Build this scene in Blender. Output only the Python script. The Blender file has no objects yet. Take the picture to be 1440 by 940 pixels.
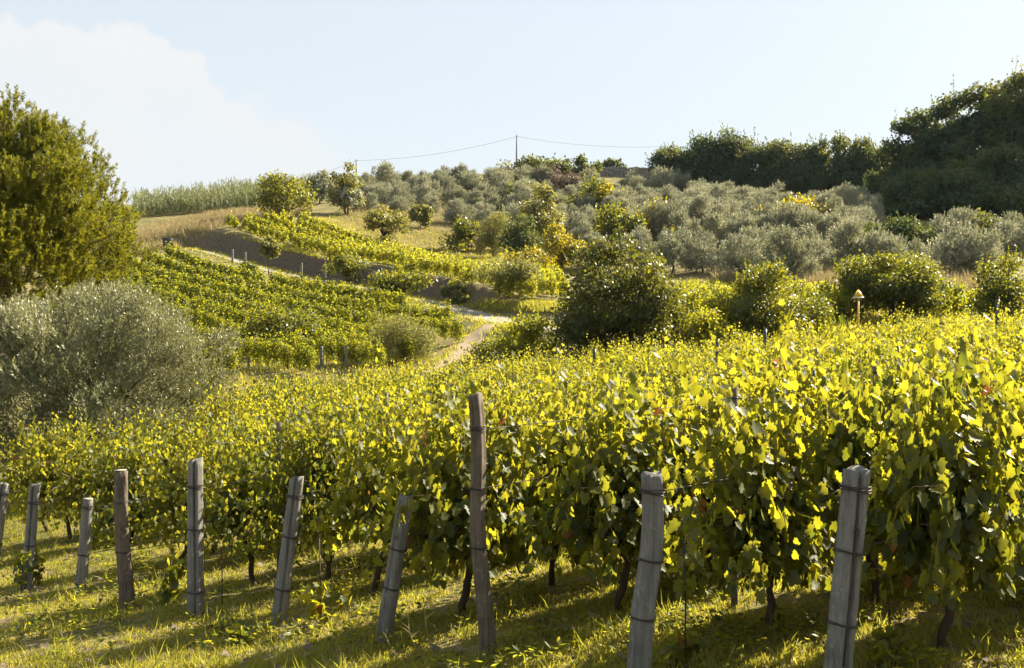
import bpy, math, random
import numpy as np
from mathutils import Vector
C = bpy.context.scene.collection
SC = bpy.context.scene
R = math.radians
FPX, CX, CY = 1400.0, 720.0, 500.0        # focal length and principal point, in the photograph's pixels

# ------------------------------------------------------------------ camera, sky, sun, exposure
cam = bpy.data.cameras.new('camera')
cam.sensor_width = 36; cam.lens = 36 * FPX / 1440
cam.shift_y = (CY - 470) / 1440
cam.clip_start = .1; cam.clip_end = 6000
co = bpy.data.objects.new('camera', cam); C.objects.link(co)
co.location = (0, 0, 0); co.rotation_euler = (R(90), 0, 0)
SC.camera = co

SUN_AZ, SUN_EL = R(55), R(34)              # azimuth from the view axis towards the right
SDIR = Vector((math.sin(SUN_AZ) * math.cos(SUN_EL), math.cos(SUN_AZ) * math.cos(SUN_EL), math.sin(SUN_EL)))
w = bpy.data.worlds.new('World'); SC.world = w; w.use_nodes = True
nt = w.node_tree; nt.nodes.clear()
def N(tree, typ, **kw):
    n = tree.nodes.new(typ)
    for k, v in kw.items():
        if k.startswith('i_'):
            key = k[2:]
            n.inputs[int(key) if key.isdigit() else key].default_value = v
        else: setattr(n, k, v)
    return n
def math_node(tree, op, a, b=None, c=None, clamp=False):
    n = tree.nodes.new('ShaderNodeMath'); n.operation = op; n.use_clamp = clamp
    for i, v in enumerate((a, b, c)):
        if v is None: continue
        if isinstance(v, (int, float)): n.inputs[i].default_value = v
        else: tree.links.new(v, n.inputs[i])
    return n.outputs[0]
def build_sky():
    L = nt.links.new
    sky = N(nt, 'ShaderNodeTexSky', sky_type='NISHITA', sun_disc=False, sun_elevation=SUN_EL, sun_rotation=SUN_AZ)
    sky.air_density = 1.0; sky.dust_density = 1.6; sky.ozone_density = 1.4; sky.altitude = 100
    bg = N(nt, 'ShaderNodeBackground'); bg.inputs['Strength'].default_value = .051
    out = N(nt, 'ShaderNodeOutputWorld')
    tc = N(nt, 'ShaderNodeTexCoord'); sep = N(nt, 'ShaderNodeSeparateXYZ'); L(tc.outputs['Generated'], sep.inputs[0])
    X, Y, Z = sep.outputs
    Ym = math_node(nt, 'MAXIMUM', Y, .05)
    u = math_node(nt, 'DIVIDE', X, Ym); v = math_node(nt, 'DIVIDE', Z, Ym)
    cmb = N(nt, 'ShaderNodeCombineXYZ'); L(u, cmb.inputs[0]); L(v, cmb.inputs[1])
    big = N(nt, 'ShaderNodeTexNoise'); big.inputs['Scale'].default_value = 11; big.inputs['Detail'].default_value = 9; big.inputs['Roughness'].default_value = .58
    L(cmb.outputs[0], big.inputs['Vector'])
    nz = math_node(nt, 'SUBTRACT', big.outputs['Fac'], .5)
    # two soft banks of cloud low in the north-west: half-planes under a billowing edge
    def bank(u0, v0, ru, rv, amp, lo, hi):
        a = math_node(nt, 'DIVIDE', math_node(nt, 'SUBTRACT', u, u0), ru)
        b = math_node(nt, 'DIVIDE', math_node(nt, 'SUBTRACT', v, v0), rv)
        r = math_node(nt, 'SQRT', math_node(nt, 'ADD', math_node(nt, 'MULTIPLY', a, a), math_node(nt, 'MULTIPLY', b, b)))
        r = math_node(nt, 'ADD', r, math_node(nt, 'MULTIPLY', nz, amp))
        m = N(nt, 'ShaderNodeMapRange', interpolation_type='SMOOTHSTEP'); L(r, m.inputs['Value'])
        m.inputs['From Min'].default_value = lo; m.inputs['From Max'].default_value = hi
        m.inputs['To Min'].default_value = 1; m.inputs['To Max'].default_value = 0
        return m.outputs[0]
    ur = N(nt, 'ShaderNodeMapRange'); L(u, ur.inputs['Value']); ur.inputs['From Min'].default_value = -.60; ur.inputs['From Max'].default_value = -.08
    er = nt.nodes.new('ShaderNodeValToRGB'); L(ur.outputs[0], er.inputs[0])
    edge = [(-.60, .345), (-.50, .340), (-.371, .325), (-.312, .303), (-.298, .280), (-.272, .258), (-.214, .240), (-.157, .218), (-.08, .15)]
    while len(er.color_ramp.elements) < len(edge): er.color_ramp.elements.new(.5)
    for e, (uu, vv) in zip(er.color_ramp.elements, edge): e.position = (uu + .60) / .52; e.color = (vv, vv, vv, 1)
    fine = N(nt, 'ShaderNodeTexNoise'); fine.inputs['Scale'].default_value = 26; fine.inputs['Detail'].default_value = 8; fine.inputs['Roughness'].default_value = .6; L(cmb.outputs[0], fine.inputs['Vector'])
    below = math_node(nt, 'SUBTRACT', math_node(nt, 'ADD', er.outputs[0], math_node(nt, 'ADD', math_node(nt, 'MULTIPLY', nz, .085), math_node(nt, 'MULTIPLY', math_node(nt, 'SUBTRACT', fine.outputs['Fac'], .5), .06))), v)
    soft = N(nt, 'ShaderNodeMapRange'); L(u, soft.inputs['Value']); soft.inputs['From Min'].default_value = -.32; soft.inputs['From Max'].default_value = -.16; soft.inputs['To Min'].default_value = 110; soft.inputs['To Max'].default_value = 14
    body = math_node(nt, 'MULTIPLY', below, soft.outputs[0], None, True)
    shade = math_node(nt, 'ADD', .72, math_node(nt, 'MULTIPLY', nz, 1.5), None, True)
    rim = math_node(nt, 'MULTIPLY', math_node(nt, 'SUBTRACT', 1, math_node(nt, 'MULTIPLY', below, 16, None, True)), .3)      # brightest along the billowing edge
    low = N(nt, 'ShaderNodeMapRange'); L(v, low.inputs['Value']); low.inputs['From Min'].default_value = .10; low.inputs['From Max'].default_value = .24; low.inputs['To Min'].default_value = .45; low.inputs['To Max'].default_value = 1
    m3 = bank(-.402, .205, .035, .05, .9, .75, 1.0)
    m = math_node(nt, 'MAXIMUM', math_node(nt, 'MULTIPLY', math_node(nt, 'MULTIPLY', body, low.outputs[0]), math_node(nt, 'ADD', shade, rim, None, True)), math_node(nt, 'MULTIPLY', m3, .8))
    # thin high veil everywhere (the day is milky)
    hz = N(nt, 'ShaderNodeMapRange', interpolation_type='SMOOTHSTEP'); L(Z, hz.inputs['Value'])
    hz.inputs['From Min'].default_value = -.02; hz.inputs['From Max'].default_value = .55
    hz.inputs['To Min'].default_value = .92; hz.inputs['To Max'].default_value = .72
    tot = math_node(nt, 'MAXIMUM', m, 0)
    mx0 = N(nt, 'ShaderNodeMix', data_type='RGBA'); L(hz.outputs[0], mx0.inputs[0]); L(sky.outputs[0], mx0.inputs[6]); mx0.inputs[7].default_value = (4.35, 4.7, 4.85, 1)
    mx = N(nt, 'ShaderNodeMix', data_type='RGBA'); L(tot, mx.inputs[0]); L(mx0.outputs[2], mx.inputs[6]); mx.inputs[7].default_value = (4.55, 4.65, 4.72, 1)
    L(mx.outputs[2], bg.inputs[0]); L(bg.outputs[0], out.inputs[0])
build_sky()
sl = bpy.data.lights.new('sun', 'SUN'); sl.energy = 5.0; sl.angle = R(.53); sl.color = (1, .90, .68)
so = bpy.data.objects.new('sun', sl); C.objects.link(so); so.rotation_euler = SDIR.to_track_quat('Z', 'Y').to_euler()
SC.view_settings.view_transform = 'Standard'; SC.view_settings.look = 'None'
SC.view_settings.exposure = 1.93; SC.view_settings.gamma = 1
SC.cycles.max_bounces = 6; SC.cycles.diffuse_bounces = 1; SC.cycles.transmission_bounces = 4

# ------------------------------------------------------------------ helpers
def mesh(name, V, F, tint=None, smooth=False):
    V = np.asarray(V, np.float32); F = np.asarray(F, np.int32)
    me = bpy.data.meshes.new(name)
    me.vertices.add(len(V)); me.vertices.foreach_set('co', V.ravel())
    k = F.shape[1]
    me.loops.add(F.size); me.loops.foreach_set('vertex_index', F.ravel())
    me.polygons.add(len(F)); me.polygons.foreach_set('loop_start', np.arange(len(F), dtype=np.int32) * k)
    if smooth: me.polygons.foreach_set('use_smooth', np.ones(len(F), bool))
    me.update(calc_edges=True)
    if tint is not None:
        a = me.attributes.new('tint', 'FLOAT', 'POINT'); a.data.foreach_set('value', np.asarray(tint, np.float32))
    return me
def put(name, me, mat=None, parent=None, loc=(0, 0, 0)):
    o = bpy.data.objects.new(name, me); C.objects.link(o); o.location = loc
    if mat is not None and not me.materials: me.materials.append(mat)
    if parent is not None: o.parent = parent
    return o
def thing(name, label, cat, loc=(0, 0, 0), rz=0, group=None, scale=1):
    o = bpy.data.objects.new(name, None); C.objects.link(o); o.empty_display_size = .2
    o.location = loc; o.rotation_euler = (0, 0, rz); o.scale = (scale,) * 3
    return tag(o, label, cat, group)
def tag(o, label=None, cat=None, group=None, kind=None):
    if label: o['label'] = label
    if cat: o['category'] = cat
    if group: o['group'] = group
    if kind: o['kind'] = kind
    return o
def unit(a): return a / np.maximum(np.linalg.norm(a, axis=-1, keepdims=True), 1e-9)
class Acc:                                  # collects geometry for one mesh
    def __init__(s): s.V = []; s.F = []; s.T = []; s.n = 0
    def add(s, V, F, t=0.5):
        V = np.asarray(V, float).reshape(-1, 3); F = np.asarray(F, int)
        s.V.append(V); s.F.append(F + s.n); s.n += len(V)
        s.T.append(np.full(len(V), t) if np.isscalar(t) else np.asarray(t))
    def mesh(s, name, smooth=False): return mesh(name, np.concatenate(s.V), np.concatenate(s.F), np.concatenate(s.T), smooth)
def tube(pts, rad, sides=6, cap=True):
    pts = np.asarray(pts, float); n = len(pts)
    rad = np.broadcast_to(np.asarray(rad, float), (n,))
    t = unit(np.gradient(pts, axis=0))
    ref = np.array([1., 0, 0]) if abs(t[0][0]) < .8 else np.array([0, 1., 0])
    ring = []
    for i in range(n):
        a = ref - t[i] * np.dot(ref, t[i]); a /= max(np.linalg.norm(a), 1e-9); b = np.cross(t[i], a); ref = a
        th = np.arange(sides) * 2 * np.pi / sides
        ring.append(pts[i] + rad[i] * (np.cos(th)[:, None] * a + np.sin(th)[:, None] * b))
    V = np.concatenate(ring); F = []
    for i in range(n - 1):
        for j in range(sides):
            a, b = i * sides + j, i * sides + (j + 1) % sides
            F += [(a, b, b + sides), (a, b + sides, a + sides)]
    if cap:
        V = np.vstack([V, pts[0], pts[-1]])
        for j in range(sides):
            F.append((len(V) - 2, (j + 1) % sides, j)); F.append((len(V) - 1, (n - 1) * sides + j, (n - 1) * sides + (j + 1) % sides))
    return V, np.array(F)
def box(x0, x1, y0, y1, z0, z1):
    V = np.array([(x, y, z) for z in (z0, z1) for y in (y0, y1) for x in (x0, x1)], float)
    F = [(0, 2, 3), (0, 3, 1), (4, 5, 7), (4, 7, 6), (0, 1, 5), (0, 5, 4), (2, 6, 7), (2, 7, 3), (0, 4, 6), (0, 6, 2), (1, 3, 7), (1, 7, 5)]
    return V, np.array(F)
# leaf templates: (u along the leaf, v across, w along its normal), then triangles
def fan(out, cw):
    P = [(a, b, 0.18 * abs(b)) for a, b in out] + [(a, -b, 0.18 * abs(b)) for a, b in out[::-1] if b > 0]
    P.append((.36, 0, cw)); c = len(P) - 1
    return np.array(P, float), np.array([(c, i, (i + 1) % c) for i in range(c)])
T_VINE = fan([(.06, 0), (-.1, .16), (.02, .42), (.22, .36), (.40, .53), (.52, .30), (.76, .28), (1.0, 0)], -.06)
T_HEX = fan([(0, 0), (.1, .38), (.5, .45), (1, 0)], -.05)
T_DIA = (np.array([(0, 0, 0), (.45, .5, .06), (1, 0, 0), (.45, -.5, .06)], float), np.array([(0, 1, 2), (0, 2, 3)]))
T_BLADE = (np.array([(0, .5, 0), (0, -.5, 0), (.55, .36, .08), (.55, -.36, .08), (1, 0, .34)], float), np.array([(0, 1, 3), (0, 3, 2), (2, 3, 4)]))
def leaves(T, P, A, Nn, Ls, Ws, rng, tint=None):
    A = unit(A); Nn = unit(Nn - A * (Nn * A).sum(1, keepdims=True)); B = np.cross(Nn, A)
    t, f = T; n = len(P)
    Ls = np.broadcast_to(Ls, (n,)); Ws = np.broadcast_to(Ws, (n,))
    V = (P[:, None, :] + t[None, :, 0, None] * (A * Ls[:, None])[:, None, :] + t[None, :, 1, None] * (B * Ws[:, None])[:, None, :]
         + t[None, :, 2, None] * (Nn * Ls[:, None])[:, None, :])
    F = f[None] + (np.arange(n) * len(t))[:, None, None]
    if tint is None: tint = rng.random(n)
    return V.reshape(-1, 3), F.reshape(-1, 3), np.repeat(tint, len(t))
def rnd_unit(rng, n): return unit(rng.normal(size=(n, 3)))

# ------------------------------------------------------------------ terrain
def W3(px, py, d): return (d * (px - CX) / FPX, d, d * (CY - py) / FPX)
ctl = []
for x in (-9, -6, -3, 0, 3, 6):
    for y in (1, 4.5, 8, 11.5, 15):
        if y < 15 or x < -4: ctl.append((x, y, -2.27 + .082 * (x - 2.25) - .043 * (y - 6.7)))
ctl += [W3(330, 583, 42), W3(560, 563, 46), W3(700, 543, 46), W3(900, 543, 46), W3(1100, 528, 46), W3(1300, 508, 46), W3(1440, 498, 46)]
ctl += [(0, 20, -2.65), (0, 30, -2.2), (6, 20, -2.1), (12, 30, -1.2), (-9, 25, -3.2), (16, 20, -1.1), (-30, -10, -4), (30, -10, .3), (-40, 20, -4), (42, 12, .6), (45, 35, 1.6)]
ctl += [W3(*p) for p in [
 (1207, 473, 52), (1255, 458, 60), (1085, 482, 54), (870, 492, 52), (567, 507, 56), (395, 508, 58), (450, 515, 52), (650, 490, 57), (350, 528, 52),
 (180, 362, 95), (215, 352, 103), (260, 346, 107), (330, 368, 101), (400, 386, 95), (460, 399, 90), (530, 409, 84), (600, 422, 78), (650, 440, 71), (725, 458, 63),
 (130, 385, 88), (300, 430, 75), (400, 440, 73), (500, 440, 72), (240, 470, 62), (560, 460, 66), (600, 478, 61),
 (420, 358, 107), (520, 392, 94), (620, 421, 82), (700, 428, 78), (790, 430, 76),
 (310, 318, 116), (400, 310, 122), (440, 314, 124), (560, 352, 116), (650, 376, 106), (780, 388, 98),
 (480, 292, 148), (600, 345, 126), (700, 342, 132), (640, 300, 158), (500, 250, 190), (700, 245, 202), (900, 247, 210), (1000, 277, 188), (1240, 292, 165),
 (1150, 402, 75), (1340, 412, 72), (1440, 412, 72), (960, 422, 68), (1000, 396, 85), (1400, 391, 83), (1100, 342, 110), (1300, 322, 116), (1440, 314, 122),
 (900, 347, 110), (800, 355, 118), (950, 302, 150), (1100, 294, 158), (850, 262, 188), (950, 266, 188), (760, 245, 206), (620, 257, 190), (540, 260, 186), (480, 270, 176),
 (400, 299, 148), (430, 284, 164), (260, 307, 140), (340, 299, 142), (200, 319, 130), (150, 352, 108), (190, 337, 115), (60, 425, 75), (0, 485, 50), (-60, 380, 90), (0, 310, 150), (-200, 330, 150),
 (240, 325, 124), (300, 322, 118), (1500, 250, 170), (1600, 300, 140), (1700, 380, 90)]]
ctl += [(x, 275, z) for x, z in ((-120, 18), (-70, 22), (-20, 34), (30, 36), (80, 34), (140, 36))] + [(-110, 200, 22), (150, 180, 36), (130, 100, 20)]
ctl = np.array(ctl)
def tps_fit(P, lam):
    n = len(P); d = np.linalg.norm(P[:, None, :2] - P[None, :, :2], axis=2) / 100
    K = np.where(d > 0, d * d * np.log(d + 1e-12), 0) + lam * np.eye(n)
    Q = np.c_[np.ones(n), P[:, :2] / 100]
    A = np.block([[K, Q], [Q.T, np.zeros((3, 3))]])
    return np.linalg.solve(A, np.r_[P[:, 2], np.zeros(3)])
TW = tps_fit(ctl, 2e-4)
def tps(x, y):
    x = np.asarray(x, float); y = np.asarray(y, float); sh = x.shape; x = x.ravel(); y = y.ravel(); z = np.zeros(len(x))
    for s in range(0, len(x), 20000):
        e = slice(s, s + 20000)
        d2 = ((x[e, None] - ctl[None, :, 0]) ** 2 + (y[e, None] - ctl[None, :, 1]) ** 2) / 1e4
        z[e] = (np.where(d2 > 0, .5 * d2 * np.log(d2 + 1e-12), 0)) @ TW[:len(ctl)] + TW[-3] + TW[-2] * x[e] / 100 + TW[-1] * y[e] / 100
    return z.reshape(sh)
GS = .75
gx = np.arange(-150, 190.1, GS); gy = np.arange(-30, 300.1, GS)
GX, GY = np.meshgrid(gx, gy)
coarse_x = np.arange(-150, 191, 3.); coarse_y = np.arange(-30, 301, 3.)
cz = tps(*np.meshgrid(coarse_x, coarse_y))
def bil(Z, x0, y0, s, x, y):
    fx = np.clip((np.asarray(x, float) - x0) / s, 0, Z.shape[1] - 1.001); fy = np.clip((np.asarray(y, float) - y0) / s, 0, Z.shape[0] - 1.001)
    i = fx.astype(int); j = fy.astype(int); a = fx - i; b = fy - j
    return (Z[j, i] * (1 - a) + Z[j, i + 1] * a) * (1 - b) + (Z[j + 1, i] * (1 - a) + Z[j + 1, i + 1] * a) * b
GZ = bil(cz, -150, -30, 3., GX, GY)
sm = lambda a, b, x: (lambda t: t * t * (3 - 2 * t))(np.clip((x - a) / (b - a), 0, 1))
# the road across the slope: level it, cut a bank on its uphill side
road_px = [(205, 351, 104), (250, 345, 107), (330, 368, 101), (400, 386, 95), (460, 399, 90), (530, 409, 84), (600, 423, 78), (655, 441, 71), (725, 457, 63.5), (770, 470, 60)]
rp = np.array([W3(*p) for p in road_px])[:, :2]
tt = np.linspace(0, len(rp) - 1, 140); road = np.c_[np.interp(tt, range(len(rp)), rp[:, 0]), np.interp(tt, range(len(rp)), rp[:, 1])]
for _ in range(12): road[1:-1] = (road[:-2] + 2 * road[1:-1] + road[2:]) / 4
rz = bil(GZ, -150, -30, GS, road[:, 0], road[:, 1])
for _ in range(30): rz[1:-1] = (rz[:-2] + 2 * rz[1:-1] + rz[2:]) / 4
rt = unit(np.gradient(road, axis=0)); rn = np.c_[-rt[:, 1], rt[:, 0]]   # left of travel = uphill (away from the viewer)
mask = (GX > -60) & (GX < 15) & (GY > 45) & (GY < 130)
px_, py_ = GX[mask], GY[mask]
D = (px_[:, None] - road[None, :, 0]) ** 2 + (py_[:, None] - road[None, :, 1]) ** 2
k = D.argmin(1); sd = ((np.c_[px_, py_] - road[k]) * rn[k]).sum(1); dd = np.sqrt(D.min(1))
inside = (k > 0) & (k < len(road) - 1)
endf = sm(0, 25, k) * sm(8, 50, len(road) - 1 - k)
wr = (1 - sm(1.9, 4.5, dd)); znew = GZ[mask] * (1 - wr) + rz[k] * wr
up = (sd > 0) & inside
znew += np.where(up, 1.75 * endf * sm(1.9, 3.2, sd) * np.exp(-np.clip(sd - 3.2, 0, 99) / 9), 0)
GZ[mask] = znew
# small lumps
rs = np.random.default_rng(3)
def lump(s, amp):
    z = rs.normal(size=(int(330 / s) + 4, int(345 / s) + 4)) * amp
    return bil(z, -150, -30, s, GX, GY)
GZ = GZ + lump(2.2, .035) + lump(6, .07) * sm(20, 60, GY) + lump(1.0, .02)
def ZF(x, y): return bil(GZ, -150, -30, GS, x, y)
def hit(px, py, dmin=2.5):
    d = np.arange(dmin, 260, .1); z = d * (CY - py) / FPX; g = ZF(d * (px - CX) / FPX, d)
    i = np.argmax(g >= z)
    if g[i] < z[i]: i = len(d) - 1
    return np.array([d[i] * (px - CX) / FPX, d[i], float(g[i])])
def proj(x, y, z): return CX + FPX * x / y, CY - FPX * z / y
def inpoly(px, py, poly):
    px = np.asarray(px); r = np.zeros(px.shape, bool); n = len(poly)
    for i in range(n):
        (x1, y1), (x2, y2) = poly[i], poly[(i + 1) % n]
        if y1 == y2: continue
        c = ((y1 > py) != (y2 > py)) & (px < (x2 - x1) * (py - y1) / (y2 - y1) + x1)
        r ^= c
    return r
def visible_from(px, py, z_off=0):                      # scatter helper: terrain points whose projection lies in a region
    pass

# ------------------------------------------------------------------ materials
def newmat(name):
    m = bpy.data.materials.new(name); m.use_nodes = True; m.node_tree.nodes.clear(); return m, m.node_tree
def ramp(t, fac, stops):
    r = t.nodes.new('ShaderNodeValToRGB'); t.links.new(fac, r.inputs[0])
    while len(r.color_ramp.elements) < len(stops): r.color_ramp.elements.new(.5)
    for e, (p, c) in zip(r.color_ramp.elements, stops): e.position = p; e.color = (*c, 1)
    return r.outputs[0]
def mixc(t, fac, a, b, mode='MIX'):
    n = t.nodes.new('ShaderNodeMix'); n.data_type = 'RGBA'; n.blend_type = mode
    for v, i in ((fac, 0), (a, 6), (b, 7)):
        if isinstance(v, (int, float)): n.inputs[i].default_value = v
        elif isinstance(v, tuple): n.inputs[i].default_value = (*v, 1)
        else: t.links.new(v, n.inputs[i])
    return n.outputs[2]
def noise(t, scale, detail=4, rough=.55, vec=None, stretch=None):
    n = t.nodes.new('ShaderNodeTexNoise'); n.inputs['Scale'].default_value = scale; n.inputs['Detail'].default_value = detail; n.inputs['Roughness'].default_value = rough
    if vec is None: vec = t.nodes.new('ShaderNodeTexCoord').outputs['Object']
    if stretch:
        mp = t.nodes.new('ShaderNodeMapping'); mp.inputs['Scale'].default_value = stretch; t.links.new(vec, mp.inputs[0]); vec = mp.outputs[0]
    t.links.new(vec, n.inputs['Vector']); return n.outputs['Fac']
def leafmat(name, c0, c1, trans0, trans1, tf=.45, rough=.5, spec=.4, rare=None):
    m, t = newmat(name); L = t.links.new
    at = t.nodes.new('ShaderNodeAttribute'); at.attribute_name = 'tint'
    oi = t.nodes.new('ShaderNodeObjectInfo')
    fac = math_node(t, 'ADD', math_node(t, 'MULTIPLY', at.outputs['Fac'], .75), math_node(t, 'MULTIPLY', oi.outputs['Random'], .25))
    st = [(0, c0), (.97, c1)]; st2 = [(0, trans0), (.97, trans1)]
    c = ramp(t, fac, st); tr = ramp(t, fac, st2)
    if rare:
        k = math_node(t, 'GREATER_THAN', at.outputs['Fac'], .982)
        c = mixc(t, k, c, rare); tr = mixc(t, k, tr, tuple(x * 1.3 for x in rare))
    b = t.nodes.new('ShaderNodeBsdfPrincipled'); L(c, b.inputs['Base Color']); b.inputs['Roughness'].default_value = rough; b.inputs['Specular IOR Level'].default_value = spec
    tn = t.nodes.new('ShaderNodeBsdfTranslucent'); L(tr, tn.inputs[0])
    mx = t.nodes.new('ShaderNodeMixShader'); mx.inputs[0].default_value = tf; L(b.outputs[0], mx.inputs[1]); L(tn.outputs[0], mx.inputs[2])
    o = t.nodes.new('ShaderNodeOutputMaterial'); L(mx.outputs[0], o.inputs[0]); return m
def woodmat(name, stops, scale=9, bump=.5, rough=.85, stretch=(4, 4, .35), lichen=None):
    m, t = newmat(name); L = t.links.new
    tc = t.nodes.new('ShaderNodeTexCoord').outputs['Object']
    g = noise(t, scale, 9, .7, tc, stretch); p = noise(t, 4.5, 4, .6, tc); fine = noise(t, scale * 4, 6, .7, tc, (stretch[0], stretch[1], stretch[2] * .5))
    f = math_node(t, 'ADD', math_node(t, 'MULTIPLY', g, .5), math_node(t, 'ADD', math_node(t, 'MULTIPLY', p, .28), math_node(t, 'MULTIPLY', fine, .22)))
    c = ramp(t, f, stops)
    if lichen:
        l = noise(t, 26, 5, .6, tc); big = noise(t, 5, 3, .5, tc)
        k = t.nodes.new('ShaderNodeMapRange'); L(math_node(t, 'ADD', math_node(t, 'MULTIPLY', l, .6), math_node(t, 'MULTIPLY', big, .4)), k.inputs[0]); k.inputs[1].default_value = .56; k.inputs[2].default_value = .64
        c = mixc(t, math_node(t, 'MULTIPLY', k.outputs[0], .7), c, lichen)
        k2 = t.nodes.new('ShaderNodeMapRange'); L(noise(t, 7, 6, .65, tc, (1, 1, .5)), k2.inputs[0]); k2.inputs[1].default_value = .57; k2.inputs[2].default_value = .68
        c = mixc(t, math_node(t, 'MULTIPLY', k2.outputs[0], .65), c, (.05, .04, .03))
    b = t.nodes.new('ShaderNodeBsdfPrincipled'); L(c, b.inputs['Base Color']); b.inputs['Roughness'].default_value = rough; b.inputs['Specular IOR Level'].default_value = .25
    bp = t.nodes.new('ShaderNodeBump'); bp.inputs['Strength'].default_value = bump; bp.inputs['Distance'].default_value = .03; L(f, bp.inputs['Height']); L(bp.outputs[0], b.inputs['Normal'])
    o = t.nodes.new('ShaderNodeOutputMaterial'); L(b.outputs[0], o.inputs[0]); return m
def plain(name, c, rough=.6, metal=0, var=.25, scale=20):
    m, t = newmat(name); L = t.links.new
    n = noise(t, scale, 5); cc = mixc(t, math_node(t, 'MULTIPLY', n, 1.0), tuple(x * (1 - var) for x in c), tuple(min(1, x * (1 + var)) for x in c))
    b = t.nodes.new('ShaderNodeBsdfPrincipled'); L(cc, b.inputs['Base Color']); b.inputs['Roughness'].default_value = rough; b.inputs['Metallic'].default_value = metal
    o = t.nodes.new('ShaderNodeOutputMaterial'); L(b.outputs[0], o.inputs[0]); return m
M = {}
M['vine'] = leafmat('vine_leaf', (.013, .034, .014), (.115, .125, .016), (.09, .15, .010), (.70, .59, .030), .50, .52, .33, (.22, .09, .02))
M['row'] = leafmat('vine_row_leaf', (.024, .048, .015), (.13, .14, .018), (.20, .24, .014), (.72, .64, .03), .5, .5, .3)
M['olive'] = leafmat('olive_leaf', (.11, .12, .075), (.46, .46, .34), (.14, .15, .06), (.46, .43, .24), .30, .55, .3)
M['greatolive'] = leafmat('great_olive_leaf', (.028, .036, .016), (.37, .37, .21), (.04, .045, .012), (.42, .39, .14), .28, .42, .5)
M['fig'] = leafmat('broad_leaf', (.012, .034, .014), (.066, .086, .018), (.10, .15, .012), (.52, .45, .02), .42, .45, .4)
M['darkfig'] = leafmat('dark_broad_leaf', (.010, .028, .012), (.052, .066, .014), (.05, .08, .010), (.40, .35, .02), .40, .45, .4)
M['yellow'] = leafmat('yellow_leaf', (.07, .085, .012), (.20, .17, .02), (.35, .30, .01), (.65, .50, .02), .45, .5, .4)
M['pale'] = leafmat('pale_leaf', (.07, .085, .03), (.17, .17, .06), (.25, .25, .04), (.48, .42, .07), .4, .5, .4)
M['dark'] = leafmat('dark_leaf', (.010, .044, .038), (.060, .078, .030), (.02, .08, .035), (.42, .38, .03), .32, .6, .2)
M['pine'] = leafmat('pine_needle', (.030, .042, .007), (.17, .17, .013), (.11, .13, .008), (.62, .54, .018), .42, .5, .3)
M['reed'] = leafmat('reed_leaf', (.10, .12, .05), (.30, .31, .18), (.15, .17, .05), (.34, .33, .14), .35, .5, .4)
M['grass'] = leafmat('grass_blade', (.055, .085, .014), (.25, .22, .055), (.27, .33, .014), (.72, .58, .07), .5, .5, .3)
M['straw'] = leafmat('dry_grass_blade', (.20, .16, .07), (.42, .33, .17), (.24, .19, .08), (.45, .34, .16), .35, .6, .2)
M['brush'] = leafmat('bare_brush', (.10, .08, .06), (.24, .17, .12), (.12, .09, .05), (.25, .17, .10), .25, .6, .2)
M['bark'] = woodmat('vine_bark', [(.25, (.018, .013, .009)), (.6, (.07, .05, .035)), (.9, (.14, .11, .08))], 14, .8)
M['olivebark'] = woodmat('olive_bark', [(.25, (.05, .042, .035)), (.6, (.13, .11, .09)), (.9, (.22, .19, .16))], 8, .8)
M['greywood'] = woodmat('weathered_wood', [(.30, (.035, .032, .028)), (.46, (.15, .14, .125)), (.60, (.24, .225, .205)), (.8, (.36, .34, .31))], 13, 1.0, .85, (4, 4, .16), (.30, .31, .25))
M['brownwood'] = woodmat('brown_wood', [(.30, (.025, .017, .012)), (.5, (.125, .097, .072)), (.75, (.26, .21, .155))], 12, 1.0, .85, (4, 4, .25), (.22, .19, .14))
M['cutwood'] = plain('cut_wood', (.50, .44, .34), .8, 0, .2, 40)
M['cane'] = plain('vine_cane', (.14, .09, .035), .6)
M['grape'] = plain('green_grape', (.16, .20, .05), .3, 0, .3, 30)
M['wire'] = plain('rusty_wire', (.05, .04, .035), .6, .5)
M['rod'] = plain('rusty_rod', (.045, .03, .022), .7, .3)
M['steel'] = plain('painted_stake', (.05, .06, .065), .5, .3)
M['yellowpaint'] = plain('yellow_paint', (.66, .38, .025), .5, 0, .08)
M['whitepaint'] = plain('white_paint', (.75, .76, .76), .5, 0, .06)
M['board'] = plain('dark_board', (.035, .028, .025), .6, 0, .6, 6)
M['pole'] = plain('grey_pole', (.20, .20, .20), .8, 0, .2, 5)
M['stone'] = plain('white_stone', (.6, .57, .5), .8, 0, .2, 20)

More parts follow.
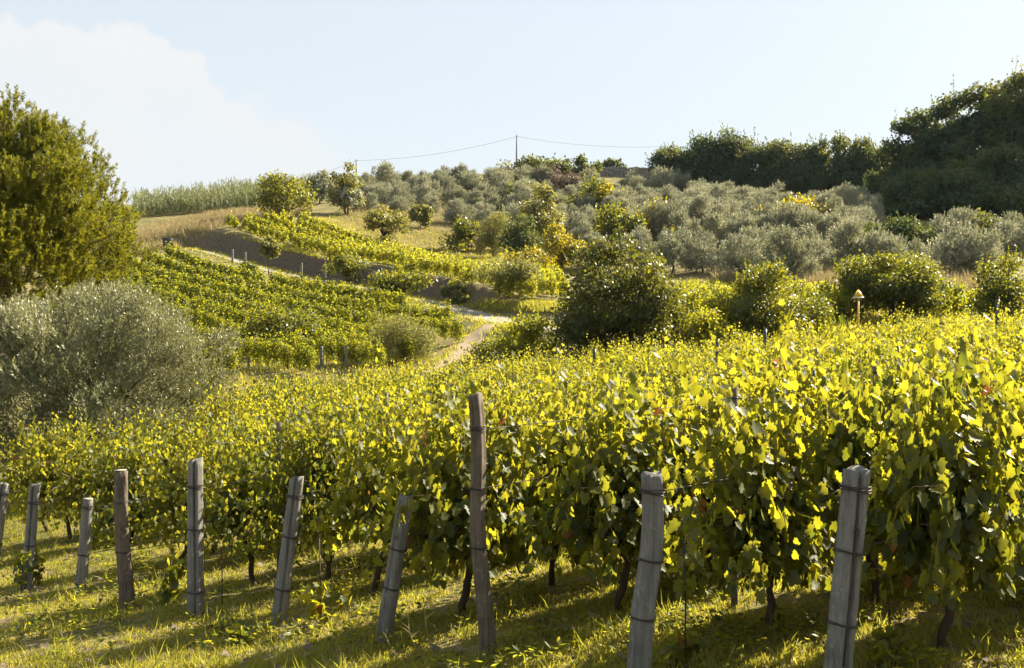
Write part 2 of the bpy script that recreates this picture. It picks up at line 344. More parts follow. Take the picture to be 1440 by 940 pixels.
def ground_material():
    m, t = newmat('ground_soil_and_turf'); L = t.links.new
    tc = t.nodes.new('ShaderNodeTexCoord').outputs['Object']
    n1 = noise(t, .35, 6, .6, tc); n2 = noise(t, 3.5, 6, .65, tc); n3 = noise(t, 30, 4, .6, tc)
    green = ramp(t, n3, [(.3, (.05, .06, .014)), (.7, (.15, .14, .035))])
    dry = ramp(t, n3, [(.3, (.15, .115, .05)), (.7, (.34, .27, .135))])
    soil = ramp(t, math_node(t, 'ADD', math_node(t, 'MULTIPLY', n3, .5), math_node(t, 'MULTIPLY', n2, .5)), [(.35, (.05, .036, .025)), (.65, (.17, .13, .09))])
    f = math_node(t, 'ADD', math_node(t, 'MULTIPLY', n1, .5), math_node(t, 'MULTIPLY', n2, .5))
    mr = t.nodes.new('ShaderNodeMapRange'); L(f, mr.inputs[0]); mr.inputs[1].default_value = .44; mr.inputs[2].default_value = .58
    c = mixc(t, mr.outputs[0], green, dry)
    k = t.nodes.new('ShaderNodeMapRange'); L(n2, k.inputs[0]); k.inputs[1].default_value = .56; k.inputs[2].default_value = .64
    c = mixc(t, math_node(t, 'MULTIPLY', k.outputs[0], .6), c, soil)
    at = t.nodes.new('ShaderNodeAttribute'); at.attribute_name = 'earth'
    c = mixc(t, at.outputs['Fac'], c, soil)
    b = t.nodes.new('ShaderNodeBsdfPrincipled'); L(c, b.inputs['Base Color']); b.inputs['Roughness'].default_value = .95; b.inputs['Specular IOR Level'].default_value = .1
    bp = t.nodes.new('ShaderNodeBump'); bp.inputs['Strength'].default_value = .9; bp.inputs['Distance'].default_value = .05; L(n3, bp.inputs['Height']); L(bp.outputs[0], b.inputs['Normal'])
    o = t.nodes.new('ShaderNodeOutputMaterial'); L(b.outputs[0], o.inputs[0]); return m
M['ground'] = ground_material()
def road_material():
    m, t = newmat('pale_gravel'); L = t.links.new
    tc = t.nodes.new('ShaderNodeTexCoord').outputs['Object']
    c = ramp(t, noise(t, 2.5, 8, .7, tc), [(.3, (.15, .135, .12)), (.7, (.30, .27, .24))])
    b = t.nodes.new('ShaderNodeBsdfPrincipled'); L(c, b.inputs['Base Color']); b.inputs['Roughness'].default_value = .95
    o = t.nodes.new('ShaderNodeOutputMaterial'); L(b.outputs[0], o.inputs[0]); return m
M['road'] = road_material()

# ------------------------------------------------------------------ setting: ground, road
def grid_faces(nx, ny):
    i = np.arange(nx - 1)[None, :] + np.arange(ny - 1)[:, None] * nx; i = i.ravel()
    return np.c_[i, i + 1, i + 1 + nx, i + nx]
gm = mesh('ground', np.c_[GX.ravel(), GY.ravel(), GZ.ravel()], grid_faces(len(gx), len(gy)), None, True)
earth = np.zeros(GX.shape)
gzx = np.gradient(GZ, GS, axis=1); gzy = np.gradient(GZ, GS, axis=0); slope = np.hypot(gzx, gzy)
e_m = np.zeros(mask.sum()); e_m = np.where((sd > 1.0) & (sd < 4.0) & inside, endf * sm(1.0, 1.8, sd) * (1 - sm(3.2, 4.0, sd)), 0)
earth[mask] = e_m
a_ = gm.attributes.new('earth', 'FLOAT', 'POINT'); a_.data.foreach_set('value', earth.ravel().astype(np.float32))
tag(put('ground', gm, M['ground']), kind='structure')
# far land past the ridge and round the viewer, to the horizon
fl = Acc()
ang = np.linspace(0, 2 * np.pi, 65)[:-1]; rr = np.array([200, 330, 420.])
V = [(20 + r * math.cos(a), 135 + r * math.sin(a), -14 - r * .004) for r in rr for a in ang] + [(20, 135, -14)]
F = []
for i in range(2):
    for j in range(64):
        a, b = i * 64 + j, i * 64 + (j + 1) % 64; F += [(a, a + 64, b + 64), (a, b + 64, b)]
for j in range(64): F.append((192, j, (j + 1) % 64))
fl.add(V, F); tag(put('far_land', fl.mesh('far_land'), M['ground']), kind='structure')
ra = Acc(); cols = np.linspace(-1, 1, 5); ro = np.random.default_rng(8)
RV = np.array([[*(road[i] + rn[i] * (c * (1.15 + .55 * float(sm(85, 115, i))) + ro.normal() * .09)), 0] for i in range(len(road)) for c in cols])
RV[:, 2] = np.maximum(ZF(RV[:, 0], RV[:, 1]), np.repeat(rz, 5) - .05) + .05
ra.add(RV, np.vstack([[(a, b, c), (a, c, d)] for a, b, c, d in grid_faces(5, len(road))]))
tag(put('road', ra.mesh('road', True), M['road']), kind='structure')
# the dirt path that leaves the road and runs down between the vineyards
pth = np.array([hit(*p)[:2] for p in [(690, 470), (668, 480), (645, 491), (615, 500)]])
pth = np.array([W3(700, 464, 62.5)[:2], W3(668, 478, 60)[:2], W3(648, 494, 55)[:2], W3(628, 505, 52.5)[:2], W3(610, 518, 50.5)[:2]])
q = np.linspace(0, 4, 40); pth = np.c_[np.interp(q, range(5), pth[:, 0]), np.interp(q, range(5), pth[:, 1])]
pt = unit(np.gradient(pth, axis=0)); pn = np.c_[-pt[:, 1], pt[:, 0]]; pc = np.linspace(-.75, .75, 6)
PV = np.array([[*(pth[i] + pn[i] * c), 0] for i in range(40) for c in pc]); PV[:, 2] = ZF(PV[:, 0], PV[:, 1]) + .04
pa = Acc(); pa.add(PV, np.vstack([[(a, b, c), (a, c, d)] for a, b, c, d in grid_faces(6, 40)]))
M['path'] = plain('dusty_earth', (.27, .20, .125), .95, 0, .35, 3)
tag(put('path', pa.mesh('path', True), M['path']), kind='structure')

# ------------------------------------------------------------------ grapevines of the near field
RD = unit(np.array([.766, .643])); PD = np.array([-RD[1], RD[0]])     # along a row, and from row to row
ROWANG = math.atan2(RD[1], RD[0])
def vine_shoots(rng, n, steps=17):
    """Shoots of one vine: local x along the row, y across, z up. Returns (steps, n, 3) positions."""
    p = np.c_[np.clip(rng.normal(0, .28, n), -.55, .55), rng.normal(0, .05, n), rng.uniform(.70, .98, n)]
    droop = rng.random(n) < .56; hi0 = ~droop & (rng.random(n) < .27)
    side = rng.choice([-1., 1.], n)
    d = np.c_[rng.normal(0, .26, n), np.where(droop, side * rng.uniform(.3, .85, n), rng.normal(0, .2, n) * np.where(hi0, .4, 1)), np.where(droop, rng.uniform(.35, 1.1, n), 1)]
    g = np.where(droop, rng.uniform(.07, .20, n), rng.uniform(.0, .035, n))
    length = np.where(droop, rng.uniform(.8, 1.5, n), rng.uniform(.85, 1.32, n)); hi = hi0
    length = np.where(hi & ~droop, length + rng.uniform(.15, .60, n), length)
    ps = [p]
    for s in range(steps - 1):
        d = unit(d + rng.normal(0, .11, (n, 3))); d[:, 2] -= g; d[:, 1] -= .20 * np.where(np.abs(p[:, 1]) > .20, np.sign(p[:, 1]), 0)
        p = p + unit(d) * (length / (steps - 1))[:, None]; p[:, 2] = np.maximum(p[:, 2], .58)
        ps.append(p)
    return np.array(ps)
def vine_leafset(rng, ps, lo, hi, per=1):
    s, n, _ = ps.shape
    P = np.repeat(ps[1:].reshape(-1, 3), per, 0); step = np.repeat(np.repeat(np.arange(1, s) / (s - 1), n), per)
    k = len(P)
    ax = rnd_unit(rng, k) * .75; ax[:, 2] -= .8; ax[:, 1] += np.sign(P[:, 1] + rng.normal(0, .12, k)) * .35
    ax = unit(ax)
    nn = rnd_unit(rng, k) * .75; nn[:, 2] += .28; nn[:, 1] += np.sign(P[:, 1]) * .45; nn[:, 0] += .2 * np.sign(P[:, 0])
    L = rng.uniform(lo, hi, k) * np.clip(1.25 - .65 * step ** 2, .55, 1)
    P = P + ax * rng.uniform(.02, .10, k)[:, None]
    tint = np.clip(.12 + .55 * rng.random(k) + .35 * step * rng.random(k), 0, 1)
    tint = np.where(rng.random(k) < .003, .99, np.minimum(tint, .97))
    return P, ax, nn, L, tint
def make_foliage(seed, n=46, lo=.075, hi=.135, T=T_VINE, steps=17, per=1):
    rng = np.random.default_rng(seed); ps = vine_shoots(rng, n, steps)
    P, A, Nn, L, t = vine_leafset(rng, ps, lo, hi, per)
    return ps, leaves(T, P, A, Nn, L, L * 1.02, rng, t)
def vine_trunk_mesh(seed):
    rng = np.random.default_rng(seed); a = Acc()
    zz = np.linspace(-.12, .82, 9); wob = np.cumsum(rng.normal(0, .034, (9, 2)), 0); wob -= wob[-1] * 1.0
    base = rng.normal(0, .06, 2)
    pts = np.c_[wob[:, 0] + base[0] * (1 - zz / .82), wob[:, 1] + base[1] * (1 - zz / .82), zz]
    rad = np.linspace(.043, .030, 9) * rng.uniform(.8, 1.2, 9); rad[0] = .056
    a.add(*tube(pts, rad, 8))
    for s in (-1, 1):
        x = np.linspace(0, .55, 5); a.add(*tube(np.c_[s * x + pts[-1][0], pts[-1][1] + rng.normal(0, .012, 5), .80 + .06 * np.sin(x * 3) + rng.normal(0, .012, 5)], np.linspace(.032, .016, 5), 6))
    return a.mesh('trunk', True)
def cane_mesh(ps, rng, k=22):
    a = Acc(); n = ps.shape[1]
    for i in rng.permutation(n)[:k]: a.add(*tube(ps[::3, i], np.linspace(.006, .003, len(ps[::3])), 3, False))
    return a.mesh('cane')
def grape_mesh(seed):
    rng = np.random.default_rng(seed); a = Acc()
    import itertools
    ph = (1 + 5 ** .5) / 2
    iv = unit(np.array([(s1 * x, s2 * y, s3 * z) for x, y, z in ((0, 1, ph), (1, ph, 0), (ph, 0, 1)) for s1 in (1, -1) for s2 in (1, -1) for s3 in (1, -1)]))
    iv = np.unique(np.round(iv, 6), axis=0)
    ed = min(np.linalg.norm(iv[0] - iv[j]) for j in range(1, 12)) * 1.1
    fs = [f for f in itertools.combinations(range(12), 3) if all(np.linalg.norm(iv[a1] - iv[b1]) < ed for a1, b1 in itertools.combinations(f, 2))]
    fs = [f if np.dot(np.cross(iv[f[1]] - iv[f[0]], iv[f[2]] - iv[f[0]]), iv[f[0]]) > 0 else (f[0], f[2], f[1]) for f in fs]
    for i in range(46):
        z = -rng.random() ** .8 * .17; r = .045 * (1 - (-z / .2) ** 1.5) + .006; th = rng.random() * 6.283
        a.add(iv * rng.uniform(.009, .012) + np.array([r * math.cos(th), r * math.sin(th), z]), fs)
    a.add(*tube([(0, 0, .05), (0, 0, -.15)], .003, 4))
    return a.mesh('grape_cluster', True)
VAR = []
for s in range(18):                         # nine large-leaved shapes for the row heads, nine finer ones for the rows behind
    ps, (V, F, t) = make_foliage(100 + s, 135 + (s % 3) * 10, .08, .145) if s < 9 else make_foliage(100 + s, 150 + (s % 3) * 10, .055, .100)
    fm = mesh('foliage', V, F, t); fm.materials.append(M['vine'])
    cm = cane_mesh(ps, np.random.default_rng(s)); cm.materials.append(M['cane'])
    tm = vine_trunk_mesh(200 + s); tm.materials.append(M['bark'])
    VAR.append((fm, cm, tm))
GRAPES = [grape_mesh(s) for s in range(3)]
for g in GRAPES: g.materials.append(M['grape'])

# posts at the head of each row: (top px, foot px, foot radius m, kind, label)
POSTS = [
 ((6, 680), (-10, 800), .085, 'split', 'grey split post at the extreme left, partly out of frame'),
 ((49, 682), (37, 829), .075, 'split', 'weathered split post with small leafy plants hiding its foot'),
 ((124, 703), (113, 837), .075, 'sawn', 'shortest grey post, smooth with a flat sawn top'),
 ((169, 663), (177, 858), .085, 'bark', 'brown log post with flaking bark and pale sawn top'),
 ((275, 647), (275, 866), .085, 'split', 'upright grey post with a long dark crack beside the bark log'),
 ((418, 672), (392, 880), .085, 'notch', 'leaning grey post with a notched top above the small white stone'),
 ((571, 700), (538, 905), .082, 'smooth', 'steeply leaning grey post just left of the tall thin brown post'),
 ((670, 556), (682, 928), .062, 'pole', 'tall thin brown post, the highest of the front posts'),
 ((916, 667), (896, 972), .088, 'kink', 'thick bleached post bent below its top wire'),
 ((1205, 661), (1174, 990), .098, 'big', 'thickest grey post, split down the middle with a wire loop'),
]
foot = [hit(*p[1]) for p in POSTS]
print('POST FEET', [tuple(np.round(f, 2)) for f in foot])
heads = [f[:2] for f in foot]
for k in range(1, 9): heads.insert(0, foot[0][:2] + (PD * 1.5) * k)          # more rows to the left, headed behind the frame edge
for k in range(1, 6): heads.append(foot[9][:2] - PD * 1.45 * k)
rv = random.Random(5); cand = []
BIGOLIVE = np.array([-10.75, 25.5])
for i, h in enumerate(heads):
    for j in range(46):
        t = (1.0 if i == 14 else 1.5) + 1.5 * j + rv.uniform(-.12, .12); x, y = h + RD * t + PD * rv.uniform(-.06, .06)
        px, pyy = proj(x, y, float(ZF(x, y)) + 1.0)
        if i == 18 or (i > 18 and j < 3): continue
        if y > (49.5 if px < 585 else 48.5 if px < 640 else 46.5 if px < 690 else 47) or y < 4: continue
        if (x - BIGOLIVE[0]) ** 2 + (y - BIGOLIVE[1]) ** 2 < 3.1 ** 2: continue
        if (px < 285 and y > 19.5) or (px < 315 and y > 24): continue
        if rv.random() < .03 and j > 1: continue
        if px > 1440 + 1.1 * FPX / y or px < -1.0 * FPX / y: 
            if y > 14 or px < 0: continue
            cand.append((y, x, y, i, j, False)); continue
        cand.append((y, x, y, i, j, True))
seen = sorted(c for c in cand if c[5]); ones = seen[:300]; rest = seen[300:] + [c for c in cand if not c[5]]
print('vines', len(seen), 'nearest kept to', ones[-1][0])
FRONT = {8: 'grapevine behind the grey split post at the extreme left', 9: 'grapevine behind the weathered split post with leafy foot', 10: 'grapevine behind the shortest flat sawn post',
         11: 'grapevine behind the brown bark log post', 12: 'grapevine behind the upright cracked grey post', 13: 'grapevine behind the leaning notched grey post',
         14: 'grapevine close behind the steeply leaning grey post', 15: 'grapevine right behind the tall thin brown post', 16: 'grapevine in the gap between the bent bleached post and the thickest post',
         17: 'grapevine behind the thickest split post with wire loop'}
for n, (_, x, y, i, j, s) in enumerate(ones):
    fm, cm, tm = VAR[(n * 5 + i) % 9 + (9 if y > 11.5 else 0)]
    o = thing('grapevine', 'leafy grapevine in the rows behind the front posts', 'grapevine', (x, y, float(ZF(x, y))), ROWANG + (math.pi if rv.random() < .5 else 0) + rv.uniform(-.1, .1), 'grapevines in the near vineyard')
    o.scale = (1, rv.uniform(.8, 1.05), rv.uniform(.86, 1.13)) if j > 1 else (rv.uniform(.9, 1.0), rv.uniform(.72, .86), rv.uniform(1.0, 1.13))
    if j == 0 and i in FRONT: o['label'] = FRONT[i]
    put('foliage', fm, None, o); put('trunk', tm, None, o)
    if y < 22: put('cane', cm, None, o)
    if y < 13:
        for q in range(3): put('grape_cluster', GRAPES[q], None, o, (rv.uniform(-.45, .45), rv.uniform(-.16, .16), rv.uniform(.66, .82)))
rng = np.random.default_rng(77); a = Acc()
for (_, x, y, i, j, s) in rest:
    ps = vine_shoots(rng, 80, 14); P, A, Nn, L, t = vine_leafset(rng, ps, .07, .12)
    V, F, t = leaves(T_HEX, P, A, Nn, L, L, rng, t); ca, sa = RD
    a.add(np.c_[V[:, 0] * ca - V[:, 1] * sa + x, V[:, 0] * sa + V[:, 1] * ca + y, V[:, 2] + float(ZF(x, y))], F, t)
tag(put('distant_grapevines', a.mesh('distant_grapevines'), M['vine']), 'yellow green grapevines filling the far end of the near vineyard', 'grapevines', kind='stuff')

# ------------------------------------------------------------------ hillside vineyards, seen as hedge-like rows
def vineyard(name, label, poly, d0, d1, direction, space, h, seed, per):
    rng = np.random.default_rng(seed); dv = unit(np.array(direction)); nv = np.array([-dv[1], dv[0]]); a = Acc()
    pw = np.array([hit(*p)[:2] for p in poly]); s = pw @ nv; t = pw @ dv; cnt = 0
    PP = []; SZ = []
    for si in np.arange(s.min(), s.max(), space):
        for ti in np.arange(t.min(), t.max(), .95):
            x, y = dv * (ti + rng.uniform(-.1, .1)) + nv * (si + .25 * math.sin(ti * .11 + seed))
            if y < d0 or y > d1: continue
            z = float(ZF(x, y)); px, py = proj(x, y, z)
            if not inpoly(px, py, poly) or rng.random() < .03: continue
            hh = h * rng.uniform(.90, 1.08); cnt += 1
            m_ = int(per * (85 / y) ** 1.6); q = rng.normal(size=(m_, 3)); q /= np.linalg.norm(q, axis=1, keepdims=True); q *= rng.random((m_, 1)) ** .4
            P = np.c_[q[:, 0] * .58, q[:, 1] * .27, .53 * h + .43 * h * q[:, 2] + .06]; P[:, 2] *= hh / h
            SZ.append(np.full(m_, y)); tip = rng.random(m_) < .02; P[tip, 2] = hh * rng.uniform(.95, 1.2, tip.sum())
            PP.append(np.c_[P[:, 0] * dv[0] - P[:, 1] * dv[1] + x, P[:, 0] * dv[1] + P[:, 1] * dv[0] + y, P[:, 2] + z])
            if rng.random() < .5: a.add(*tube([(x, y, z - .1), (x + .03, y, z + .5)], .035, 4, False), 0)
    P = np.concatenate(PP); k = len(P); A = rnd_unit(rng, k); A[:, 2] -= .4; Nn = rnd_unit(rng, k); Nn[:, 2] += .5
    L = rng.uniform(.0012, .0023, k) * np.concatenate(SZ); a.add(*leaves(T_DIA, P, A, Nn, L, L * .95, rng)[:1], leaves_faces(T_DIA, k), np.repeat(rng.random(k), 4))
    print(name, cnt, 'vines')
    return tag(put(name, a.mesh(name), M['row']), label, 'vineyard rows', kind='stuff')
def leaves_faces(T, k): return (T[1][None] + (np.arange(k) * len(T[0]))[:, None, None]).reshape(-1, 3)
LOWER = [(60, 432), (118, 402), (160, 388), (215, 368), (262, 366), (330, 387), (400, 404), (470, 419), (560, 438), (618, 455), (650, 474), (648, 482), (606, 500), (560, 522), (480, 545), (345, 570), (280, 570), (180, 560), (60, 520)]
UPPER = [(308, 326), (330, 319), (400, 315), (445, 320), (560, 360), (655, 384), (790, 396), (800, 424), (700, 424), (640, 420), (560, 398), (480, 378), (420, 352), (360, 334)]
vineyard('hillside_vineyard_rows', 'dense green vine rows on the slope below the gravel road', LOWER, 50.3, 118, (.72, -.69), 2.75, 1.55, 4, 480)
vineyard('upper_vineyard_rows', 'bright vine rows on the slope above the road bank', UPPER, 60, 140, (.78, -.62), 2.5, 1.6, 6, 420)

# ------------------------------------------------------------------ front posts, their wire ties and the row wires
def ring_post(pts, rad, shape, m=20, capz=.01):
    """A post built ring by ring: shape(theta, u) scales the radius, so splits and notches are real grooves."""
    pts = np.asarray(pts); n = len(pts); V = []; th = np.arange(m) * 2 * np.pi / m
    ax = unit(pts[-1] - pts[0]); a = unit(np.cross([0, 1., 0], ax)); b = np.cross(ax, a)
    for i in range(n):
        r = rad[i] * shape(th, i / (n - 1)); V.append(pts[i] + r[:, None] * (np.cos(th)[:, None] * a + np.sin(th)[:, None] * b))
    F = []
    for i in range(n - 1):
        for j in range(m):
            p, q = i * m + j, i * m + (j + 1) % m; F += [(p, q, q + m), (p, q + m, p + m)]
    V = np.vstack(V + [(pts[-1] + ax * capz)[None]])
    for j in range(m): F.append((len(V) - 1, (n - 1) * m + j, (n - 1) * m + (j + 1) % m))
    return V, np.array(F), a, b, ax
FRONTTH = 3 * np.pi / 2        # with a = x-ish and b = -y-ish/+y-ish, the side facing the viewer is found below
TIES = [(.30, .88), (.2, .45, .86), (.12, .42, .95), (.42, .78), (.18, .55, .82), (.25, .6, .9), (.38, .66), (.42, .66, .87), (.33, .60, .92), (.35, .64, .95)]
post_tops = []
for n, (tp, fp, r0, kind, lab) in enumerate(POSTS):
    f = foot[n]; top = np.array(W3(*tp, f[1] + .03))
    rngp = np.random.default_rng(40 + n); u = np.linspace(0, 1, 26)
    down = f - (top - f) * .12
    pts = down + (top - down) * u[:, None]
    if kind == 'kink': pts[:, 0] += .035 * np.sin(np.clip((u - .45) / .55, 0, 1) * np.pi)
    if kind == 'pole': pts[:, 0] += .02 * np.sin(u * 9) - .02 * u
    if kind == 'bark': pts[:, 0] += .015 * np.sin(u * 7)
    rad = r0 * (1.06 - .14 * u) * (1 + rngp.normal(0, .012, 26))
    ph = rngp.uniform(0, 6.28, 6); am = rngp.uniform(.02, .06, 6)
    gro = {'split': .8, 'big': .82, 'notch': .5, 'pole': .2, 'kink': .18, 'smooth': .28, 'sawn': .16, 'bark': .12}[kind]
    def shape(th, uu, ph=ph, am=am, gro=gro, kind=kind, rngp=rngp):
        s = 1 + sum(am[k] * np.cos((k + 2) * th + ph[k] + uu * (.6 + .3 * k)) for k in range(4))
        if kind in ('kink', 'big', 'smooth', 'notch'): s = s * (1 - .12 * np.abs(np.cos(th)) ** 6)
        c = -np.pi / 2 + (.15 if kind in ('big', 'split', 'notch') else -.5) + .1 * math.sin(uu * 5)        # groove on the side towards the viewer
        dth = (th - c + np.pi) % (2 * np.pi) - np.pi
        s = s * (1 - gro * np.exp(-(dth / .15) ** 2) * (.55 + .45 * uu))
        if kind == 'bark': s = s * (1 + .07 * np.sin(7 * th + 11 * uu) * np.sin(23 * uu + 2 * th))
        if kind == 'pole': s = s * (1 + .06 * np.sin(3 * th + 5 * uu))
        return s
    V, F, a1, b1, ax = ring_post(pts, rad, shape, 64)
    # uneven axe- or saw-cut head
    k = 25 * 64
    if kind not in ('sawn', 'bark'):
        th = np.arange(64) * 2 * np.pi / 64; V[k:k + 64] += ax * (.02 * np.cos(th + ph[0]) + .012 * np.sin(3 * th + ph[1]))[:, None]
    ob = thing('wooden_post', lab, 'post', tuple(f), 0, 'wooden posts at the heads of the vine rows')
    A_ = Acc(); A_.add(V - f, F)
    sh = put('shaft', A_.mesh('shaft', False), M['brownwood'] if kind in ('pole', 'bark') else M['greywood'], ob)
    if kind in ('sawn', 'bark'):
        A_ = Acc(); cp = [top + ax * .0115 - f, top + ax * .016 - f]; A_.add(*tube(cp, rad[-1] * .93, 24)); put('cut_end', A_.mesh('cut_end'), M['cutwood'], sh)
    for q in TIES[n]:
        c = down + (top - down) * (.12 + q * .88) / 1.0
        i = min(25, int((.12 + .88 * q) * 25)); c = pts[i]
        A_ = Acc(); th = np.linspace(0, 2 * np.pi, 25)
        for z2 in ((0, .014, .03) if q > .8 else (0, .012)):
            rr_ = rad[i] * 1.07 + .004
            A_.add(*tube([c - f + rr_ * (math.cos(v) * a1 + math.sin(v) * b1) + ax * (z2 + .006 * math.sin(v * 2 + z2 * 90)) for v in th], .0042, 5, False))
        put('wire_tie', A_.mesh('wire_tie'), M['wire'], sh)
        if q > .6 or n in (2, 3, 9):
            post_tops.append((n, q, c + np.array([.0, .0, 0])))
    if kind == 'big':
        A_ = Acc(); fr = -b1 if b1[1] > 0 else b1; s0 = down + (top - down) * .72
        lp = [s0 - f + fr * (rad[15] * 1.06 + .006) + a1 * x + ax * z for x, z in ((.0, .10), (.016, .085), (.012, .06), (.002, .04), (-.002, -.1), (-.004, -.3), (-.006, -.55), (-.004, -.8))]
        lp = [s0 - f + fr * (rad[15] * 1.06 + .006) + a1 * x + ax * z for x, z in ((-.014, .06), (-.012, .095), (.0, .105))] + lp
        A_.add(*tube(lp, .005, 5)); put('wire_loop', A_.mesh('wire_loop'), M['wire'], sh)
PN = ['extreme left post', 'leafy-footed post', 'shortest post', 'bark log post', 'cracked upright post', 'notched post', 'steeply leaning post', 'tall thin post', 'bent bleached post', 'thickest split post']
for n, q, c in post_tops:
    e = c[:2] + RD * 9; ze = float(ZF(*e)) + (c[2] - foot[n][2]); m_ = (c + np.array([*e, ze])) / 2 - np.array([0, 0, .03])
    pts = np.array([c, (c * 3 + np.array([*e, ze])) / 4 - np.array([0, 0, .02]), m_, np.array([*e, ze])])
    A_ = Acc(); A_.add(*tube(pts - c, .0042, 4, False))
    o = put('trellis_wire', A_.mesh('trellis_wire'), M['wire'], None, tuple(c))
    tag(o, f"{'top' if q > .8 else 'middle' if q > .5 else 'low'} rusty wire running into the vines from the {PN[n]}", 'wire', 'trellis wires tied to the posts')

# ------------------------------------------------------------------ trees
def clumps(rng, k, W, D, H, size, top=.0, bush=False):
    """k leaf-clump centres and radii inside an uneven dome of size W x D x H centred on z = H/2."""
    d = rnd_unit(rng, k); d[:, 2] = np.where((d[:, 2] < -.6) & (rng.random(k) < .5), -d[:, 2], d[:, 2]); r = rng.uniform(.15, 1, k) ** .6
    if bush:                                    # a mound: wide near the foot, rounded above
        d = rnd_unit(rng, k); d[:, 2] = np.abs(d[:, 2]); c = d * (rng.uniform(.1, 1, k) ** .5)[:, None] * np.array([W / 2, D / 2, H]); c[:, 2] *= .92
        return c, size * W * rng.uniform(.6, 1.35, k)
    c = d * r[:, None] * np.array([W, D, H]) / 2; c[:, 2] += H / 2 + top
    return c, size * W * rng.uniform(.6, 1.35, k)
def crown_points(rng, c, rc, n, squash=.8):
    wgt = rc ** 2; i = rng.choice(len(c), n, p=wgt / wgt.sum())
    d = rnd_unit(rng, n); r = rng.random(n) ** .38
    P = c[i] + d * (r * rc[i])[:, None] * np.array([1, 1, squash]) + rng.normal(0, .11, (n, 3)) * rc[i][:, None]
    return P, d, i
def fit(P, W, D, H, z0):
    lo, hi = np.percentile(P, 1.2, axis=0), np.percentile(P, 98.8, axis=0)
    return (P - (lo + hi) / 2) / (hi - lo) * np.array([W, D, H]) + np.array([0, 0, z0 + H / 2])
def limbs(rng, W, H, z0, c, rad, kn=9, lean=.1):
    a = Acc(); hub = np.array([rng.normal(0, lean * .5 * W), rng.normal(0, lean * .5 * W), z0 + .12 * H])
    u = np.linspace(0, 1, 8)[:, None]
    wob = np.c_[np.sin(u * 4 + rng.random() * 6) * .035 * H * u * (1 - u) * 4, np.cos(u * 3 + rng.random() * 6) * .035 * H * u * (1 - u) * 4, 0 * u]
    pts = np.array([0, 0, -.25]) * (1 - u) + hub * u + wob
    a.add(*tube(pts, rad * np.linspace(1.15, .62, 8), 8))
    for j in rng.permutation(len(c))[:kn]:
        e = c[j]; u2 = np.linspace(0, 1, 6)[:, None]; s = hub - np.array([0, 0, rng.random() * .2 * (z0 + .1)])
        p = s * (1 - u2) + e * u2 + np.array([0, 0, .10 * H]) * (u2 * (1 - u2)) * 4 * rng.uniform(-.2, 1) + rng.normal(0, .02 * W, (6, 3)) * np.sin(u2 * np.pi)
        a.add(*tube(p, rad * np.linspace(.5, .1, 6), 5, False))
    return a
def sprays(rng, P, D, nl, length, leafL, leafW, spread, T=T_DIA, tint=None):
    n = len(P); t = np.tile(np.linspace(.05, 1, nl), n); p = np.repeat(P, nl, 0); d = np.repeat(unit(D), nl, 0)
    ln = np.repeat(length * rng.uniform(.6, 1.25, n), nl)
    ax = unit(d + spread * rnd_unit(rng, n * nl)); pos = p + d * (t * ln)[:, None]
    tn = np.repeat(rng.random(n) if tint is None else tint, nl) * .6 + .4 * rng.random(n * nl)
    L = leafL * rng.uniform(.7, 1.2, n * nl)
    return leaves(T, pos, ax, rnd_unit(rng, n * nl), L, L * leafW / leafL, rng, tn)
def crown_mesh(seed, W, D, H, z0, n, leaf, mat, k=22, size=.2, ratio=.8, squash=.8, spiky=0, T=T_DIA, nm='crown', bush=False):
    rng = np.random.default_rng(seed); c, rc = clumps(rng, k, W, D, H, size, 0, bush)
    P, d, i = crown_points(rng, c, rc, n, squash)
    lo, hi = np.percentile(P, 1.2, axis=0), np.percentile(P, 98.8, axis=0); f = lambda q: (q - (lo + hi) / 2) / (hi - lo) * np.array([W, D, H]) + np.array([0, 0, z0 + H / 2])
    P = f(P); c = f(c)
    nn = unit(d + .9 * rnd_unit(rng, n) + np.array([0, 0, .35])); A = rnd_unit(rng, n); A[:, 2] -= .35
    L = leaf * rng.uniform(.65, 1.3, n); tint = np.clip(.55 * rng.random(n) + .45 * rng.random(len(c))[i], 0, .96)
    a = Acc(); a.add(*leaves(T, P, A, nn, L, L * ratio, rng, tint))
    if spiky:
        s = P[:, 2] > z0 + .55 * H; idx = rng.choice(np.where(s)[0], spiky)
        out = P[idx] - np.array([0, 0, z0 + .3 * H]); dr = unit(out) * .6 + np.array([0, 0, 1]) + .25 * rnd_unit(rng, spiky)
        a.add(*sprays(rng, P[idx], dr, 9, .16 * H, leaf * .9, leaf * ratio * .75, .8, T))
    me = a.mesh(nm); me.materials.append(mat); return me, c, rng
def tree(name, label, cat, px, top, wpx, base=None, d=None, mat='fig', leaf=None, n=None, cb=.22, k=22, size=.2, ratio=.8, spiky=0, trunk=None, group=None, seed=0, depth=.9, squash=.8, bark='bark'):
    if cb < .1 and not spiky: spiky = 26
    g = hit(px, base) if d is None else np.array([d * (px - CX) / FPX, d, float(ZF(d * (px - CX) / FPX, d))])
    dd_ = g[1]; W = wpx * dd_ / FPX; H = dd_ * (CY - top) / FPX - g[2]
    if leaf is None: leaf = max(.14, dd_ * .0027)
    if n is None: n = int(min(30000, max(2500, 11 * W * H * (1 - cb) / (leaf * leaf * ratio) )))
    if cb < .1: W *= 1.05
    me, c, rng = crown_mesh(seed + int(px * 7 + top), W, W * depth, H * (1 - cb), H * cb, n, leaf, M[mat], k, size, ratio, squash, spiky, T_DIA, 'crown', cb < .1)
    o = thing(name, label, cat, tuple(g), 0, group)
    put('crown', me, None, o)
    lm = limbs(rng, W, H * (1 - cb), H * cb, c, trunk or max(.06, .028 * W + .02)).mesh('trunk', True)
    put('trunk', lm, M[bark], o)
    return o

